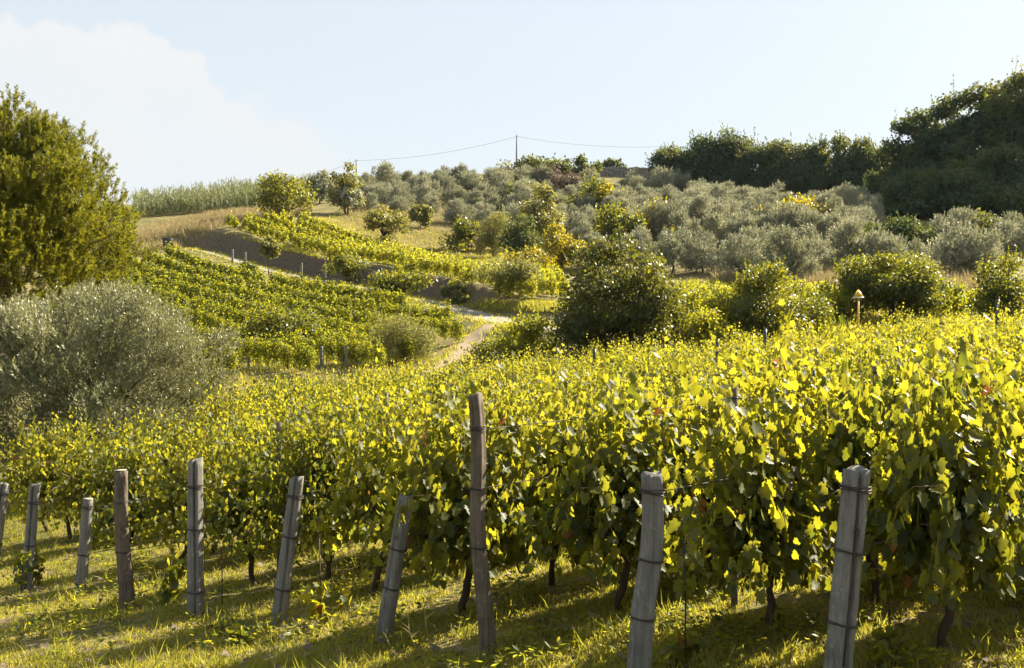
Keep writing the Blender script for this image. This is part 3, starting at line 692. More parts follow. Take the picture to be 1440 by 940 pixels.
# the big silvery olive behind the left end of the rows
def big_olive():
    g = np.array([BIGOLIVE[0], BIGOLIVE[1], float(ZF(*BIGOLIVE))]); W, D, H = 5.8, 5.8, 4.7
    rng = np.random.default_rng(12); c, rc = clumps(rng, 120, W, D, H, .10); v = rng.uniform(-1, 1, (400, 3)); v = v[(np.abs(v) ** 2.7).sum(1) < 1][:120]; c = v * np.array([W, D, H]) / 2 + np.array([0, 0, H / 2]); rc = rc[:len(c)]
    P, d, i = crown_points(rng, c, rc, 19000, .85); P = fit(P, W, D, H * .95, .12)
    c = fit(np.vstack([c, c]), W * .85, D * .85, H * .8, .4)[:len(rc)]
    out = unit(P - np.array([0, 0, H * .35])); dr = out * .7 + .6 * rnd_unit(rng, len(P)) + np.array([0, 0, .75])
    a = Acc(); a.add(*sprays(rng, P, dr, 10, .30, .098, .032, .8, T_DIA, np.random.default_rng(1).random(120)[i] * .5 + .5 * rng.random(len(P))))
    o = thing('olive_tree', 'large bushy silver olive tree behind the left end of the vine rows', 'olive tree', tuple(g))
    me = a.mesh('crown'); me.materials.append(M['greatolive']); put('crown', me, None, o)
    a = limbs(rng, W, H * .7, H * .12, c, .15, 22)
    for j in range(60):
        p = P[rng.integers(len(P))] * np.array([.8, .8, .9]); e = p + unit(p - np.array([0, 0, 1.])) * rng.uniform(.5, 1.0)
        a.add(*tube([p, (p + e) / 2 + rng.normal(0, .05, 3), e], [.014, .01, .004], 4, False))
    put('trunk', a.mesh('trunk', True), M['olivebark'], o)
big_olive()
def pine():
    d = 44.; x = d * (-9 - CX) / FPX; z = float(ZF(x, d)); W, D, Ht = 10.5, 10.0, d * (CY - 158) / FPX - z
    rng = np.random.default_rng(4); cb = 1.0
    c, rc = clumps(rng, 220, W, D, Ht - cb, .095)
    P, dd2, i = crown_points(rng, c, rc, 12500, .8); P = fit(P, W * .97, D, Ht - cb - .5, cb); c = fit(np.vstack([c, c]), W * .8, D * .8, (Ht - cb) * .8, cb + .4)[:220]
    ct = np.random.default_rng(2).random(220)[i]
    out = unit(P - np.array([0, 0, cb + .2 * (Ht - cb)])); dr = out * .9 + .4 * rnd_unit(rng, len(P)) + np.array([0, 0, .5])
    a = Acc(); a.add(*sprays(rng, P, dr, 22, .34, .19, .042, 1.0, T_DIA, ct * .45 + .4 * rng.random(len(P))))
    q = np.linalg.norm((P - np.array([0, 0, cb])) / np.array([W / 2, D / 2, Ht - cb]), axis=1); idx = rng.choice(np.where(q > .68)[0], 1500)
    nf = len(idx); base = np.repeat(P[idx], 3, 0); fd = unit(out[idx] * .7 + .3 * rnd_unit(rng, nf) + np.array([0, 0, .75])); fd = np.repeat(fd, 3, 0)      # upright candles of needles on the outside
    base = base + fd * np.tile([0, .24, .48], nf)[:, None]
    a.add(*sprays(rng, base, fd, 20, .28, .17, .038, .85, T_DIA, np.repeat(ct[idx] * .3 + .5 * rng.random(nf) + .15, 3)))
    o = thing('pine_tree', 'tall dense pine tree with upright needle tufts rising behind the big olive', 'pine tree', (x, d, z))
    me = a.mesh('crown'); me.materials.append(M['pine']); put('crown', me, None, o)
    put('trunk', limbs(rng, W, Ht - cb, cb, c, .26, 34, .05).mesh('trunk', True), M['olivebark'], o)
pine()

TREES = [  # name, label, category, px, top, width, {..}
 ('fig_tree', 'large dark glossy leaved tree behind the middle of the near vineyard', 'tree', 872, 347, 160, dict(d=52, cb=.03, k=60, size=.15, mat='darkfig', leaf=.17, n=30000, ratio=.75)),
 ('leafy_bush', 'yellow green bush with arching shoots beside the dirt path', 'bush', 728, 448, 118, dict(d=52, mat='row', cb=.05, k=16, spiky=60, leaf=.15, ratio=.9)),
 ('small_tree', 'dark rounded little tree standing among the lower hillside rows', 'tree', 395, 432, 98, dict(d=59, cb=.12, leaf=.16, mat='fig')),
 ('leafy_bush', 'feathery yellow green bush at the lower right edge of the hillside vineyard', 'bush', 566, 448, 88, dict(d=55, mat='pale', cb=.03, leaf=.10, ratio=.5, n=14000)),
 ('fig_tree', 'dark little tree beside the gravel road by the thin posts', 'tree', 487, 358, 58, dict(d=88, leaf=.2, cb=.2)),
 ('fig_tree', 'broad leaved tree hiding the bend of the gravel road', 'tree', 562, 382, 84, dict(d=77, leaf=.24, cb=.2)),
 ('small_tree', 'sapling with a tuft of pale leaves on the road verge', 'tree', 378, 334, 28, dict(base=387, mat='pale', cb=.5, k=9, trunk=.05)),
 ('small_tree', 'pale green airy tree on the grass above the road end', 'tree', 716, 366, 88, dict(base=419, mat='pale', cb=.28, spiky=30, leaf=.16)),
 ('shrub', 'low round shrub on the bank edge left of the pale airy tree', 'bush', 640, 402, 34, dict(base=428, mat='pale', cb=.03, k=9)),
 ('shrub', 'rounded dark green bush at the foot of the olive slope', 'bush', 653, 311, 54, dict(base=356, cb=.06, mat='fig')),
 ('small_tree', 'spreading grey green tree on the grass below the olives', 'tree', 544, 294, 58, dict(base=342, cb=.12, mat='pale')),
 ('small_tree', 'yellow green willowy tree right of the rounded dark bush', 'tree', 693, 302, 46, dict(base=362, cb=.08, mat='pale', leaf=.2, ratio=.5)),
 ('small_tree', 'shadowy dark tree left of the tall leafy poplar shape', 'tree', 733, 305, 52, dict(base=370, cb=.06, mat='dark')),
 ('poplar_tree', 'tall light leaved tree amid the olives at mid slope', 'tree', 762, 262, 52, dict(base=350, cb=.1, mat='pale', k=16)),
 ('small_tree', 'bright yellow tree in front of the tall light leaved tree', 'tree', 790, 318, 54, dict(base=378, cb=.08, mat='yellow')),
 ('small_tree', 'arching yellow green tree just left of the large dark glossy tree', 'tree', 745, 352, 60, dict(base=398, cb=.15, mat='yellow', k=12)),
 ('small_tree', 'brightest yellow tree on the right half of the olive slope', 'tree', 915, 289, 66, dict(base=340, cb=.08, mat='yellow')),
 ('small_tree', 'ochre green tree left of the brightest yellow tree', 'tree', 862, 291, 52, dict(base=342, cb=.08, mat='fig')),
 ('small_tree', 'yellow topped dark tree high on the olive slope', 'tree', 826, 256, 64, dict(base=302, cb=.08, mat='fig')),
 ('small_tree', 'golden green tree beside the yellow topped dark tree', 'tree', 856, 264, 42, dict(base=302, cb=.08, mat='yellow')),
 ('small_tree', 'green yellow tree high in the olives left of the ochre one', 'tree', 735, 258, 44, dict(base=292, cb=.08, mat='fig')),
 ('small_tree', 'little yellow green sapling on the sunny grass right of the spreading grey green tree', 'tree', 592, 290, 30, dict(base=322, cb=.2, mat='pale', k=20, size=.26, trunk=.07)),
 ('shrub', 'bright green bushy tree between the ochre tree and the brightest yellow tree', 'tree', 886, 304, 38, dict(base=346, cb=.05, mat='fig')),
 ('shrub', 'small golden bush right of the brightest yellow tree', 'bush', 958, 318, 36, dict(base=346, cb=.05, mat='yellow')),
 ('shrub', 'golden green bush below the right end of the ridge tree line', 'bush', 1172, 288, 48, dict(base=318, cb=.05, mat='fig')),
 ('fig_tree', 'big rounded green tree beside the reed bank at the top of the upper rows', 'tree', 400, 247, 76, dict(base=310, cb=.1, mat='fig', k=26)),
 ('olive_tree', 'tall grey green tree under the far short pole', 'tree', 486, 231, 44, dict(base=302, cb=.18, mat='pale')),
 ('olive_tree', 'dark round olive on the skyline left of the tall grey green tree', 'olive tree', 450, 242, 34, dict(base=287, cb=.15, mat='olive')),
 ('olive_tree', 'small leaning olive with bare trunk on the sunny grass', 'olive tree', 488, 268, 38, dict(base=303, cb=.4, mat='olive')),
 ('shrub', 'golden spreading bush among the upper right olives', 'bush', 1115, 281, 96, dict(base=326, cb=.05, mat='yellow')),
 ('shrub', 'small golden bush behind the front olives', 'bush', 1035, 314, 42, dict(base=338, cb=.05, mat='yellow')),
 ('small_tree', 'leafy tree with upright pale shoots left of the yellow sign', 'tree', 1090, 380, 140, dict(d=55, cb=.03, mat='fig', spiky=110, leaf=.15, k=46, size=.16, n=26000)),
 ('small_tree', 'dark spreading tree with a stout trunk behind the yellow sign', 'tree', 1256, 362, 134, dict(d=60, cb=.16, mat='fig', k=56, size=.16, leaf=.16, trunk=.2, n=26000)),
 ('shrub', 'leafy bush with upright shoots at the right edge above the vines', 'bush', 1418, 366, 84, dict(d=58, cb=.04, mat='fig', spiky=50, leaf=.16)),
 ('shrub', 'low leafy bush between the large dark tree and the shooting tree', 'bush', 985, 404, 100, dict(d=57, cb=.03, mat='row', leaf=.16, k=20)),
 ('shrub', 'pale green bush in front of the tree with upright shoots', 'bush', 1000, 438, 78, dict(d=52, cb=.03, mat='row', leaf=.15)),
 ('shrub', 'bright vine covered bush right behind the yellow sign post', 'bush', 1168, 402, 72, dict(d=60, cb=.03, mat='row', leaf=.16)),
 ('shrub', 'small leafy bush in the gap right of the dark spreading tree', 'bush', 1330, 400, 44, dict(d=62, cb=.03, mat='row', leaf=.16)),
 ('shrub', 'trimmed looking bush row end right of the large dark glossy tree', 'bush', 985, 398, 84, dict(d=67, cb=.03, mat='row', leaf=.17, k=18)),
 ('shrub', 'leafy green bush directly under the third round olive of the lowest row', 'bush', 1030, 402, 66, dict(d=65, cb=.03, mat='row', leaf=.17, k=18)),
 ('shrub', 'yellow green bush beneath the fifth and sixth olives of the lowest row', 'bush', 1135, 398, 80, dict(d=66, cb=.03, mat='row', leaf=.17, k=18)),
 ('shrub', 'small yellow green bush where the dry grass meets the right edge shrub', 'bush', 1372, 408, 50, dict(d=64, cb=.03, mat='row', leaf=.17, k=14)),
 ('shrub', 'dark bush on the ridge under the tall pole', 'bush', 745, 224, 76, dict(base=249, cb=.02, mat='dark', k=26)),
 ('shrub', 'dark ridge bush right of the tall pole', 'bush', 786, 228, 52, dict(base=250, cb=.02, mat='dark')),
 ('small_tree', 'little domed tree on the ridge left of the stone wall', 'tree', 825, 223, 34, dict(base=254, cb=.05, mat='dark')),
 ('shrub', 'flat topped green bush above the left end of the stone wall', 'bush', 858, 227, 36, dict(d=207, cb=.02, mat='dark')),
 ('shrub', 'purplish leafless thicket below the dark ridge bush', 'bush', 770, 236, 40, dict(base=262, cb=.02, mat='brush', ratio=.3)),
 ('shrub', 'reddish dry bush on the ridge below the tall pole', 'bush', 715, 240, 44, dict(base=262, cb=.02, mat='brush', ratio=.35)),
 ('shrub', 'tawny dry bush below the little domed tree', 'bush', 800, 246, 50, dict(base=268, cb=.02, mat='brush', ratio=.35)),
]
for (nm, lab, cat, px, top, wp, kw) in TREES: tree(nm, lab, cat, px, top, wp, **kw)
# dense wood on the right: a hedge-like line along the ridge, then the tall dark trees
LINE = [(952, 209, 52), (985, 200, 62), (1024, 195, 66), (1060, 199, 62), (1098, 203, 64), (1135, 208, 60), (1163, 200, 48), (1194, 206, 54), (1222, 199, 56)]
for i, (px, top, wp) in enumerate(LINE):
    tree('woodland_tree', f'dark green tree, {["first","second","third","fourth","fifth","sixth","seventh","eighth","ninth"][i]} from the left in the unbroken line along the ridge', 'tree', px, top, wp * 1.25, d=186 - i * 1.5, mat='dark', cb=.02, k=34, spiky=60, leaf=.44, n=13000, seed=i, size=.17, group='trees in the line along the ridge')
TALL = [(1268, 205, 90, 150, 'first and lowest of the tall dark trees, at the left edge of the wood'), (1300, 150, 96, 143, 'tall dark tree with feathery crown behind the first of the wood'),
        (1352, 128, 112, 138, 'tall dark tree whose crown shows gaps of sky near its top'), (1408, 106, 116, 135, 'highest tree of the wood with tawny leaves near its top'), (1476, 98, 130, 134, 'tall tawny tree cut off by the right edge of the photo'),
        (1318, 228, 120, 131, 'shaded broad tree at the front of the wood, above the olives'), (1400, 205, 140, 127, 'shaded broad tree at the front right of the wood'), (1262, 262, 70, 138, 'low shaded tree where the wood meets the olives'),
        (1470, 230, 110, 124, 'shaded tree at the front of the wood against the right edge')]
for i, (px, top, wp, d, lab) in enumerate(TALL):
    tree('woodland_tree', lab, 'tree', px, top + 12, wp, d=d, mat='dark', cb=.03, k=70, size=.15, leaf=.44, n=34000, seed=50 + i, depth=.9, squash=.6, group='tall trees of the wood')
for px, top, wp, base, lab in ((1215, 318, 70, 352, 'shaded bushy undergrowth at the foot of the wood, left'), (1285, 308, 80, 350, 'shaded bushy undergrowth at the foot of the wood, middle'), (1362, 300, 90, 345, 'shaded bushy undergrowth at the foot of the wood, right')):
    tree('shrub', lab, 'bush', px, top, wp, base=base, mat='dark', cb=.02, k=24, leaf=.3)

# olives: eight shapes, copied over the slope
OL = []
for s in range(8):
    rng = np.random.default_rng(300 + s); W = 4.0; H = 3.9
    c, rc = clumps(rng, 24, W, W * .9, H * .84, .17, 0, True)
    P, d, i = crown_points(rng, c, rc, 1300, .85); P = fit(P, W * .94, W * .88, H * .80, .42); c = fit(np.vstack([c, c]), W * .75, W * .7, H * .7, .6)[:24]
    dr = unit(P - np.array([0, 0, H * .35])) * .8 + .5 * rnd_unit(rng, len(P)) + np.array([0, 0, .6])
    a = Acc(); a.add(*sprays(rng, P, dr, 8, .42, .22, .085, .8, T_DIA, np.random.default_rng(s).random(24)[i] * .5 + .5 * rng.random(len(P))))
    cm = a.mesh('crown'); cm.materials.append(M['olive'])
    tm = limbs(rng, W, H * .8, H * .16, c, .13, 9, .12).mesh('trunk', True); tm.materials.append(M['olivebark']); OL.append((cm, tm))
orng = random.Random(21); ocount = 0; placed = []
def olive(px, base, wpx, label, group, sq=1.0, d=None):
    global ocount
    g = hit(px, base) if d is None else np.array([d * (px - CX) / FPX, d, float(ZF(d * (px - CX) / FPX, d))])
    s = wpx * g[1] / FPX / 4.0
    o = thing('olive_tree', label, 'olive tree', tuple(g), orng.random() * 6.28, group); o.scale = (s, s, s * sq * orng.uniform(.92, 1.08))
    cm, tm = OL[ocount % 8]; ocount += 1
    put('crown', cm, None, o); put('trunk', tm, None, o); placed.append(g[:2])
ROW1 = [(902, 382, 58), (946, 386, 64), (988, 384, 52), (1034, 398, 66), (1068, 378, 62), (1105, 398, 78), (1143, 380, 66), (1200, 386, 74), (1246, 388, 62), (1282, 384, 48), (1345, 392, 76), (1385, 394, 70), (1432, 370, 64)]
NTH = ['first', 'second', 'third', 'fourth', 'fifth', 'sixth', 'seventh', 'eighth', 'ninth', 'tenth', 'eleventh', 'twelfth', 'thirteenth']
for i, (px, b, wp) in enumerate(ROW1): olive(px, b, wp, f'silvery rounded olive tree, {NTH[i]} from the left in the lowest olive row', 'olives of the lowest row', 1.0)
ROW2 = [(1010, 352, 52), (1048, 350, 50), (1090, 352, 60), (1130, 352, 58), (1175, 350, 56), (1210, 344, 52), (1418, 352, 54), (1350, 350, 58), (960, 352, 50), (820, 352, 40), (845, 372, 40), (830, 330, 36)]
for px, b, wp in ROW2: olive(px, b, wp, 'silver grey olive tree packed behind the lowest olive row', 'olives behind the lowest row')
OPOLY = [(520, 264), (620, 257), (720, 256), (820, 266), (900, 262), (945, 270), (1010, 290), (1130, 298), (1225, 296), (1235, 326), (1210, 340), (990, 344), (900, 335), (800, 340), (720, 335), (660, 320), (600, 312), (540, 300), (500, 296)]
tries = 0
while tries < 2600 and ocount < 175:
    tries += 1; px = orng.uniform(500, 1240); b = orng.uniform(255, 345)
    if not inpoly(np.array([px]), np.array([b]), OPOLY)[0]: continue
    if px < 660 and b > 285 and orng.random() < .8: continue
    g = hit(px, b)
    if any((g[0] - q[0]) ** 2 + (g[1] - q[1]) ** 2 < 4.1 ** 2 for q in placed): continue
    olive(px, b, orng.uniform(2.7, 5.0) * FPX / g[1], 'small silver grey olive tree scattered on the upper slope', 'olives scattered over the upper slope', orng.uniform(.8, 1.05))

# ------------------------------------------------------------------ reeds, dry grass, turf
def scatter(rng, n, poly, dmin=3):
    """n ground points whose projection falls inside poly, uniform over the ground."""
    pw = np.array([hit(*p)[:2] for p in poly]); lo, hi = pw.min(0) - 3, pw.max(0) + 3; out = []; got = 0; EZ = earth
    for _ in range(60):
        q = rng.uniform(lo, hi, (n, 2)); q = q[q[:, 1] > dmin]; z = ZF(q[:, 0], q[:, 1]); px, py = proj(q[:, 0], q[:, 1], z)
        q = np.c_[q, z][inpoly(px, py, poly) & (bil(EZ, -150, -30, GS, q[:, 0], q[:, 1]) < .25 + .5 * (rng.random(len(q)) < .4))]; out.append(q); got += len(q)
        if got >= n: break
    return np.concatenate(out)[:n]
def blades(rng, P, per, h, wd, lean, T=T_BLADE, jit=.06, tint=None):
    n = len(P); p = np.repeat(P, per, 0) + np.c_[rng.normal(0, jit, (n * per, 2)), np.zeros(n * per)]
    A = np.c_[rng.normal(0, lean, (n * per, 2)), np.ones(n * per)]; L = h * rng.uniform(.5, 1.25, n * per) * np.repeat(rng.uniform(.7, 1.2, n), per)
    tn = np.clip(np.repeat(rng.random(n) if tint is None else tint, per) * .7 + .3 * rng.random(n * per), 0, .97)
    return leaves(T, p, A, rnd_unit(rng, n * per) + np.array([0, 0, .2]), L, wd * rng.uniform(.7, 1.3, n * per), rng, tn)
rng = np.random.default_rng(31)
REED = [(188, 308), (230, 304), (300, 300), (370, 296), (440, 288), (445, 268), (400, 272), (330, 280), (260, 288), (188, 296)]
P = scatter(rng, 1500, REED); a = Acc()
for b0 in range(1):
    n = len(P); hh = rng.uniform(1.9, 3.4, n); dr = np.c_[rng.normal(0, .12, (n, 2)), np.ones(n)]
    for lv in range(11):
        q = P + dr * (hh * (.12 + .088 * lv))[:, None]; th = rng.random(n) * 6.283
        A = np.c_[np.cos(th), np.sin(th), rng.uniform(.1, 1.1, n)]; L = rng.uniform(.5, .85, n)
        a.add(*leaves(T_BLADE, q, A, np.c_[-np.cos(th) * .6, -np.sin(th) * .6, np.ones(n)], L, .13, rng))
tag(put('reeds', a.mesh('reeds'), M['reed']), 'tall pale green reeds along the left skyline', 'reeds', kind='stuff')
rng = np.random.default_rng(32); a = Acc()
DRY = [([(170, 345), (215, 318), (300, 302), (400, 290), (440, 288), (430, 304), (330, 314), (302, 322), (315, 345), (260, 348), (205, 356)], 5200, .75, .05),
       ([(560, 372), (470, 300), (520, 280), (620, 300), (700, 340), (640, 372)], 3500, .35, .045),
       ([(1010, 400), (1000, 378), (1060, 385), (1050, 402)], 500, .9, .05), ([(1120, 405), (1120, 382), (1180, 385), (1180, 406)], 500, .9, .05), ([(1320, 412), (1315, 385), (1375, 385), (1378, 415)], 700, .9, .05),
       ([(480, 300), (560, 262), (760, 256), (960, 268), (960, 300), (760, 300)], 3000, .5, .06),
       ([(90, 400), (130, 350), (190, 335), (200, 356), (130, 388)], 1200, .6, .05)]
for poly, n, h, wd in DRY: a.add(*blades(rng, scatter(rng, n, poly), 6, h, wd, .3, jit=.25))
tag(put('dry_grass', a.mesh('dry_grass'), M['straw']), 'tan dry grass on the banks and slopes', 'dry grass', kind='stuff')
rng = np.random.default_rng(33); a = Acc()
GR = [([(318, 330), (420, 352), (560, 395), (700, 425), (790, 428), (790, 440), (700, 440), (620, 424), (520, 398), (400, 366), (310, 342)], 5000, .3, .04),
      ([(440, 312), (480, 298), (700, 340), (800, 360), (790, 385), (650, 375), (560, 350)], 4000, .25, .045),
      ([(290, 500), (560, 490), (610, 500), (600, 520), (480, 545), (300, 560)], 900, .3, .035), ([(940, 420), (960, 398), (1440, 400), (1440, 450), (1200, 470), (1000, 470)], 4500, .5, .04)]
vi = rng.integers(0, len(road), 1500); vo = rng.choice([-1., 1.], 1500) * (1.15 + .55 * sm(85, 115, vi)) + rng.normal(0, .3, 1500); vo[:170] = rng.normal(0, .1, 170)
VP = road[vi] + rn[vi] * vo[:, None]; a.add(*blades(rng, np.c_[VP, ZF(VP[:, 0], VP[:, 1])], 6, .28, .045, .4, jit=.15))
vi = rng.integers(0, 40, 260); VP = pth[vi] + pn[vi] * (rng.choice([-.8, .8], 260) + rng.normal(0, .2, 260))[:, None]; a.add(*blades(rng, np.c_[VP, ZF(VP[:, 0], VP[:, 1])], 6, .25, .04, .4, jit=.15))
for poly, n, h, wd in GR: a.add(*blades(rng, scatter(rng, n, poly), 5, h, wd, .35, jit=.2))
# turf of the foreground: short blades, denser near the viewer, patchy
n = 62000; y = 4.2 + 20 * rng.random(n) ** 1.7; x = (rng.random(n) * 1.16 - .58) * y * 1.06; P = np.c_[x, y, ZF(x, y)]
patch = bil(rng.random((60, 60)), -20, 0, .7, x, y) * .6 + bil(rng.random((200, 200)), -20, 0, .22, x, y) * .4
keep = (patch > .40) | (rng.random(n) < .22); P = P[keep]; pk = patch[keep]
a.add(*blades(rng, P, 9, .062, .0080, .8, jit=.04, tint=np.clip(1.1 - pk + rng.normal(0, .16, len(P)), 0, 1)))
k = rng.random(len(P)) < .07; a.add(*blades(rng, P[k], 7, .20, .010, .6, jit=.03, tint=rng.random(k.sum()) * .6))
tag(put('grass', a.mesh('grass'), M['grass']), 'sunlit green grass under the vines and on the verges', 'grass', kind='stuff')
rng = np.random.default_rng(34)
n = 9000; y = 4.4 + 15 * rng.random(n) ** 1.5; x = (rng.random(n) * 1.16 - .58) * y * 1.06
P = np.c_[x, y, ZF(x, y) + .01]; th = rng.random(n) * 6.283; a = Acc()
a.add(*leaves(T_BLADE, P, np.c_[np.cos(th), np.sin(th), rng.normal(.1, .15, n)], np.tile([0, 0, 1.], (n, 1)), rng.uniform(.06, .2, n), .006, rng))
tag(put('fallen_straw', a.mesh('fallen_straw'), M['straw']), 'scattered dry stalks lying in the turf', 'straw', kind='stuff')
n = 900; y = 4.4 + 12 * rng.random(n) ** 1.3; x = (rng.random(n) * 1.16 - .58) * y * 1.06; a = Acc(); P = np.c_[x, y, ZF(x, y) + .035]
th = rng.random(n) * 6.283; L = rng.uniform(.05, .11, n); a.add(*leaves(T_VINE, P, np.c_[np.cos(th), np.sin(th), rng.normal(0, .3, n)], np.c_[rng.normal(0, .5, (n, 2)), np.ones(n)], L, L * .9, rng))
tag(put('fallen_leaves', a.mesh('fallen_leaves'), M['brush']), 'dry brown vine leaves fallen on the turf', 'fallen leaves', kind='stuff')
n = 5200; y = 4.4 + 14 * rng.random(n) ** 1.4; x = (rng.random(n) * 1.16 - .58) * y * 1.06; pat = bil(np.random.default_rng(9).random((90, 90)), -20, 0, .5, x, y)
q = pat > .62; x, y = x[q], y[q]; n = len(x); a = Acc()
for lv in range(7):
    th = rng.random(n) * 6.283; P = np.c_[x + rng.normal(0, .04, n), y + rng.normal(0, .04, n), ZF(x, y) + rng.uniform(.02, .16, n)]
    a.add(*leaves(T_HEX, P, np.c_[np.cos(th), np.sin(th), rng.normal(.35, .2, n)], np.c_[rng.normal(0, .4, (n, 2)), np.ones(n)], rng.uniform(.04, .085, n), rng.uniform(.025, .05, n), rng))
tag(put('weeds', a.mesh('weeds'), M['row']), 'low broad leaved weeds in the turf between the vines', 'weeds', kind='stuff')

# ------------------------------------------------------------------ small things
def stake(px, top, base_px, d, wpx, mat, label, cat='stake', nm='vineyard_stake', lean=0, group=None, sides=8):
    x = d * (px - CX) / FPX; z = float(ZF(x, d)); zt = d * (CY - top) / FPX; xt = d * (px + lean - CX) / FPX; r = wpx * d / FPX / 2
    o = thing(nm, label, cat, (x, d, z), 0, group); a = Acc()
    u = np.linspace(0, 1, 10)[:, None]; pts = np.array([0, 0, -.2]) * (1 - u) + np.array([xt - x, 0, zt - z]) * u
    a.add(*tube(pts, r * (1 + .05 * np.sin(np.arange(10) * 2.1)), sides)); put('shaft', a.mesh('shaft'), M[mat], o)
    a = Acc(); a.add(*tube([pts[-1] - [0, 0, .12], pts[-1] - [0, 0, .105]], r * 1.12, sides)); put('wire_tie', a.mesh('wire_tie'), M['wire'], o)
stake(393, 594, 0, 13, 8, 'brownwood', 'thin brown stake poking out of the vines right of the big olive', 'stake')
stake(1033, 543, 0, 9.2, 10, 'brownwood', 'pale brown stake standing above the vines right of the photo centre', 'stake')
stake(1231, 508, 0, 9.8, 9, 'brownwood', 'tallest reddish brown stake among the vines on the right', 'stake')
SM = [(1150, 497, 26, 6, 'dark stake below the tree with upright shoots'), (1143, 524, 19, 6, 'leaning dark stake low among the right hand vines'), (1265, 494, 22, 7, 'dark stake right of the reddish brown stake'), (1348, 493, 24, 8, 'left stake of the close dark pair at right'),
      (1355, 480, 25, 6, 'taller right stake of the close dark pair at right'), (1430, 478, 27, 6, 'dark stake nearest the right edge'), (986, 578, 13.5, 7, 'leaning dark stake left of the pale brown stake'), (1074, 470, 36, 5, 'pale small stake under the tree with upright shoots'), (1007, 484, 34, 5, 'slim stake at the far edge below the low leafy bush'),
      (1402, 428, 44, 6, 'slim blue grey stake on the far right crest of the vines'), (640, 563, 21, 5, 'slim dark stake left of the tall thin post'), (545, 560, 22, 5, 'slim stake in the vines above the steeply leaning post'), (835, 498, 37, 5, 'slim dark stake before the large dark tree')]
for px, top, d, wp, lab in SM: stake(px, top - 7, 0, d * .85, wp, 'steel', lab, lean=random.Random(px).uniform(-3, 3), group='thin stakes among the near vines')
for i, (px, top, d) in enumerate([(350, 503, 53), (452, 487, 52), (487, 486, 52), (427, 492, 53), (314, 502, 52), (520, 480, 54), (597, 462, 57), (540, 470, 58), (472, 452, 66), (520, 436, 70), (425, 430, 76), (372, 470, 60)]):
    stake(px, top, 0, d, 4.5, 'greywood', 'thin grey stake at the near edge of the hillside rows', group='thin stakes at the edge of the hillside rows', nm='vineyard_stake')
for px, top, b, lab in ((327, 351, 369, 'first of the four thin posts along the road verge'), (345, 355, 373, 'second of the four thin posts along the road verge'), (424, 370, 393, 'third of the four thin posts along the road verge, past the sapling'), (457, 372, 399, 'last of the four thin posts along the road verge')):
    g = hit(px, b); stake(px, top, 0, g[1] - .3, 3.2, 'greywood', lab, 'post', 'verge_post', group='posts along the road verge')
# thin rusty rods beside the front vines
for px, top, b, lab in ((963, 822, 938, 'thin rusty rod in the grass right of the bent bleached post'), (1250, 826, 912, 'thin rusty rod in the grass right of the thickest split post'), (312, 812, 862, 'thin rod in the grass right of the cracked upright post'), (450, 805, 876, 'thin rod in the grass right of the leaning notched post')):
    g = hit(px, b); a = Acc(); h = g[1] * (b - top) / FPX + .35
    a.add(*tube([(0, 0, -.1), (.005, 0, h * .5), (-.01, 0, h)], .0065, 5)); tag(put('metal_rod', a.mesh('metal_rod'), M['rod'], None, tuple(g)), lab, 'rod', 'thin rods beside the front vines')
# yellow roofed marker
def marker():
    d = 50.; x = d * (1207 - CX) / FPX; z = float(ZF(x, d)); s = d / FPX; zt = s * (CY - 410) - z
    o = thing('marker_sign', 'yellow roofed marker on a thin pole above the vines', 'sign', (x, d, z), .25)
    a = Acc(); a.add(*tube([(0, 0, -.2), (0, 0, zt - .22)], .045, 8)); put('pole', a.mesh('pole'), M['yellowpaint'], o)
    a = Acc(); w = .19; V = [(-w, -w, 0), (w, -w, 0), (w, w, 0), (-w, w, 0), (0, -w * .3, .36), (0, w * .3, .36)]
    a.add(np.array(V) + [0, 0, zt - .28], [(0, 1, 4), (2, 3, 5), (1, 2, 5), (1, 5, 4), (3, 0, 4), (3, 4, 5), (0, 3, 2), (0, 2, 1)]); rp_ = put('roof_plate', a.mesh('roof_plate'), M['yellowpaint'], o)
    a = Acc(); a.add(*box(-w * 1.04, w * 1.04, -w * 1.04, w * 1.04, zt - .335, zt - .285)); put('white_band', a.mesh('white_band'), M['whitepaint'], rp_)
marker()
def board():
    g = hit(236, 352); s = g[1] / FPX
    o = thing('notice_board', 'small dark notice board in the dry grass at the top of the lower rows', 'sign', tuple(g), 0)
    a = Acc(); a.add(*box(-7 * s, 7 * s, -.04, .04, .45, .45 + 11 * s)); pn_ = put('panel', a.mesh('panel'), M['board'], o)
    a = Acc(); a.add(*box(-5.5 * s, 5.0 * s, -.05, -.042, .45 + 1.6 * s, .45 + 3.6 * s)); put('pale_strip', a.mesh('pale_strip'), M['pole'], pn_)
    for sx in (-5.5, 5.5):
        a = Acc(); a.add(*tube([(sx * s, .07, -.2), (sx * s, .07, .5 + 10 * s)], .045, 6)); put('leg', a.mesh('leg'), M['brownwood'], o)
board()
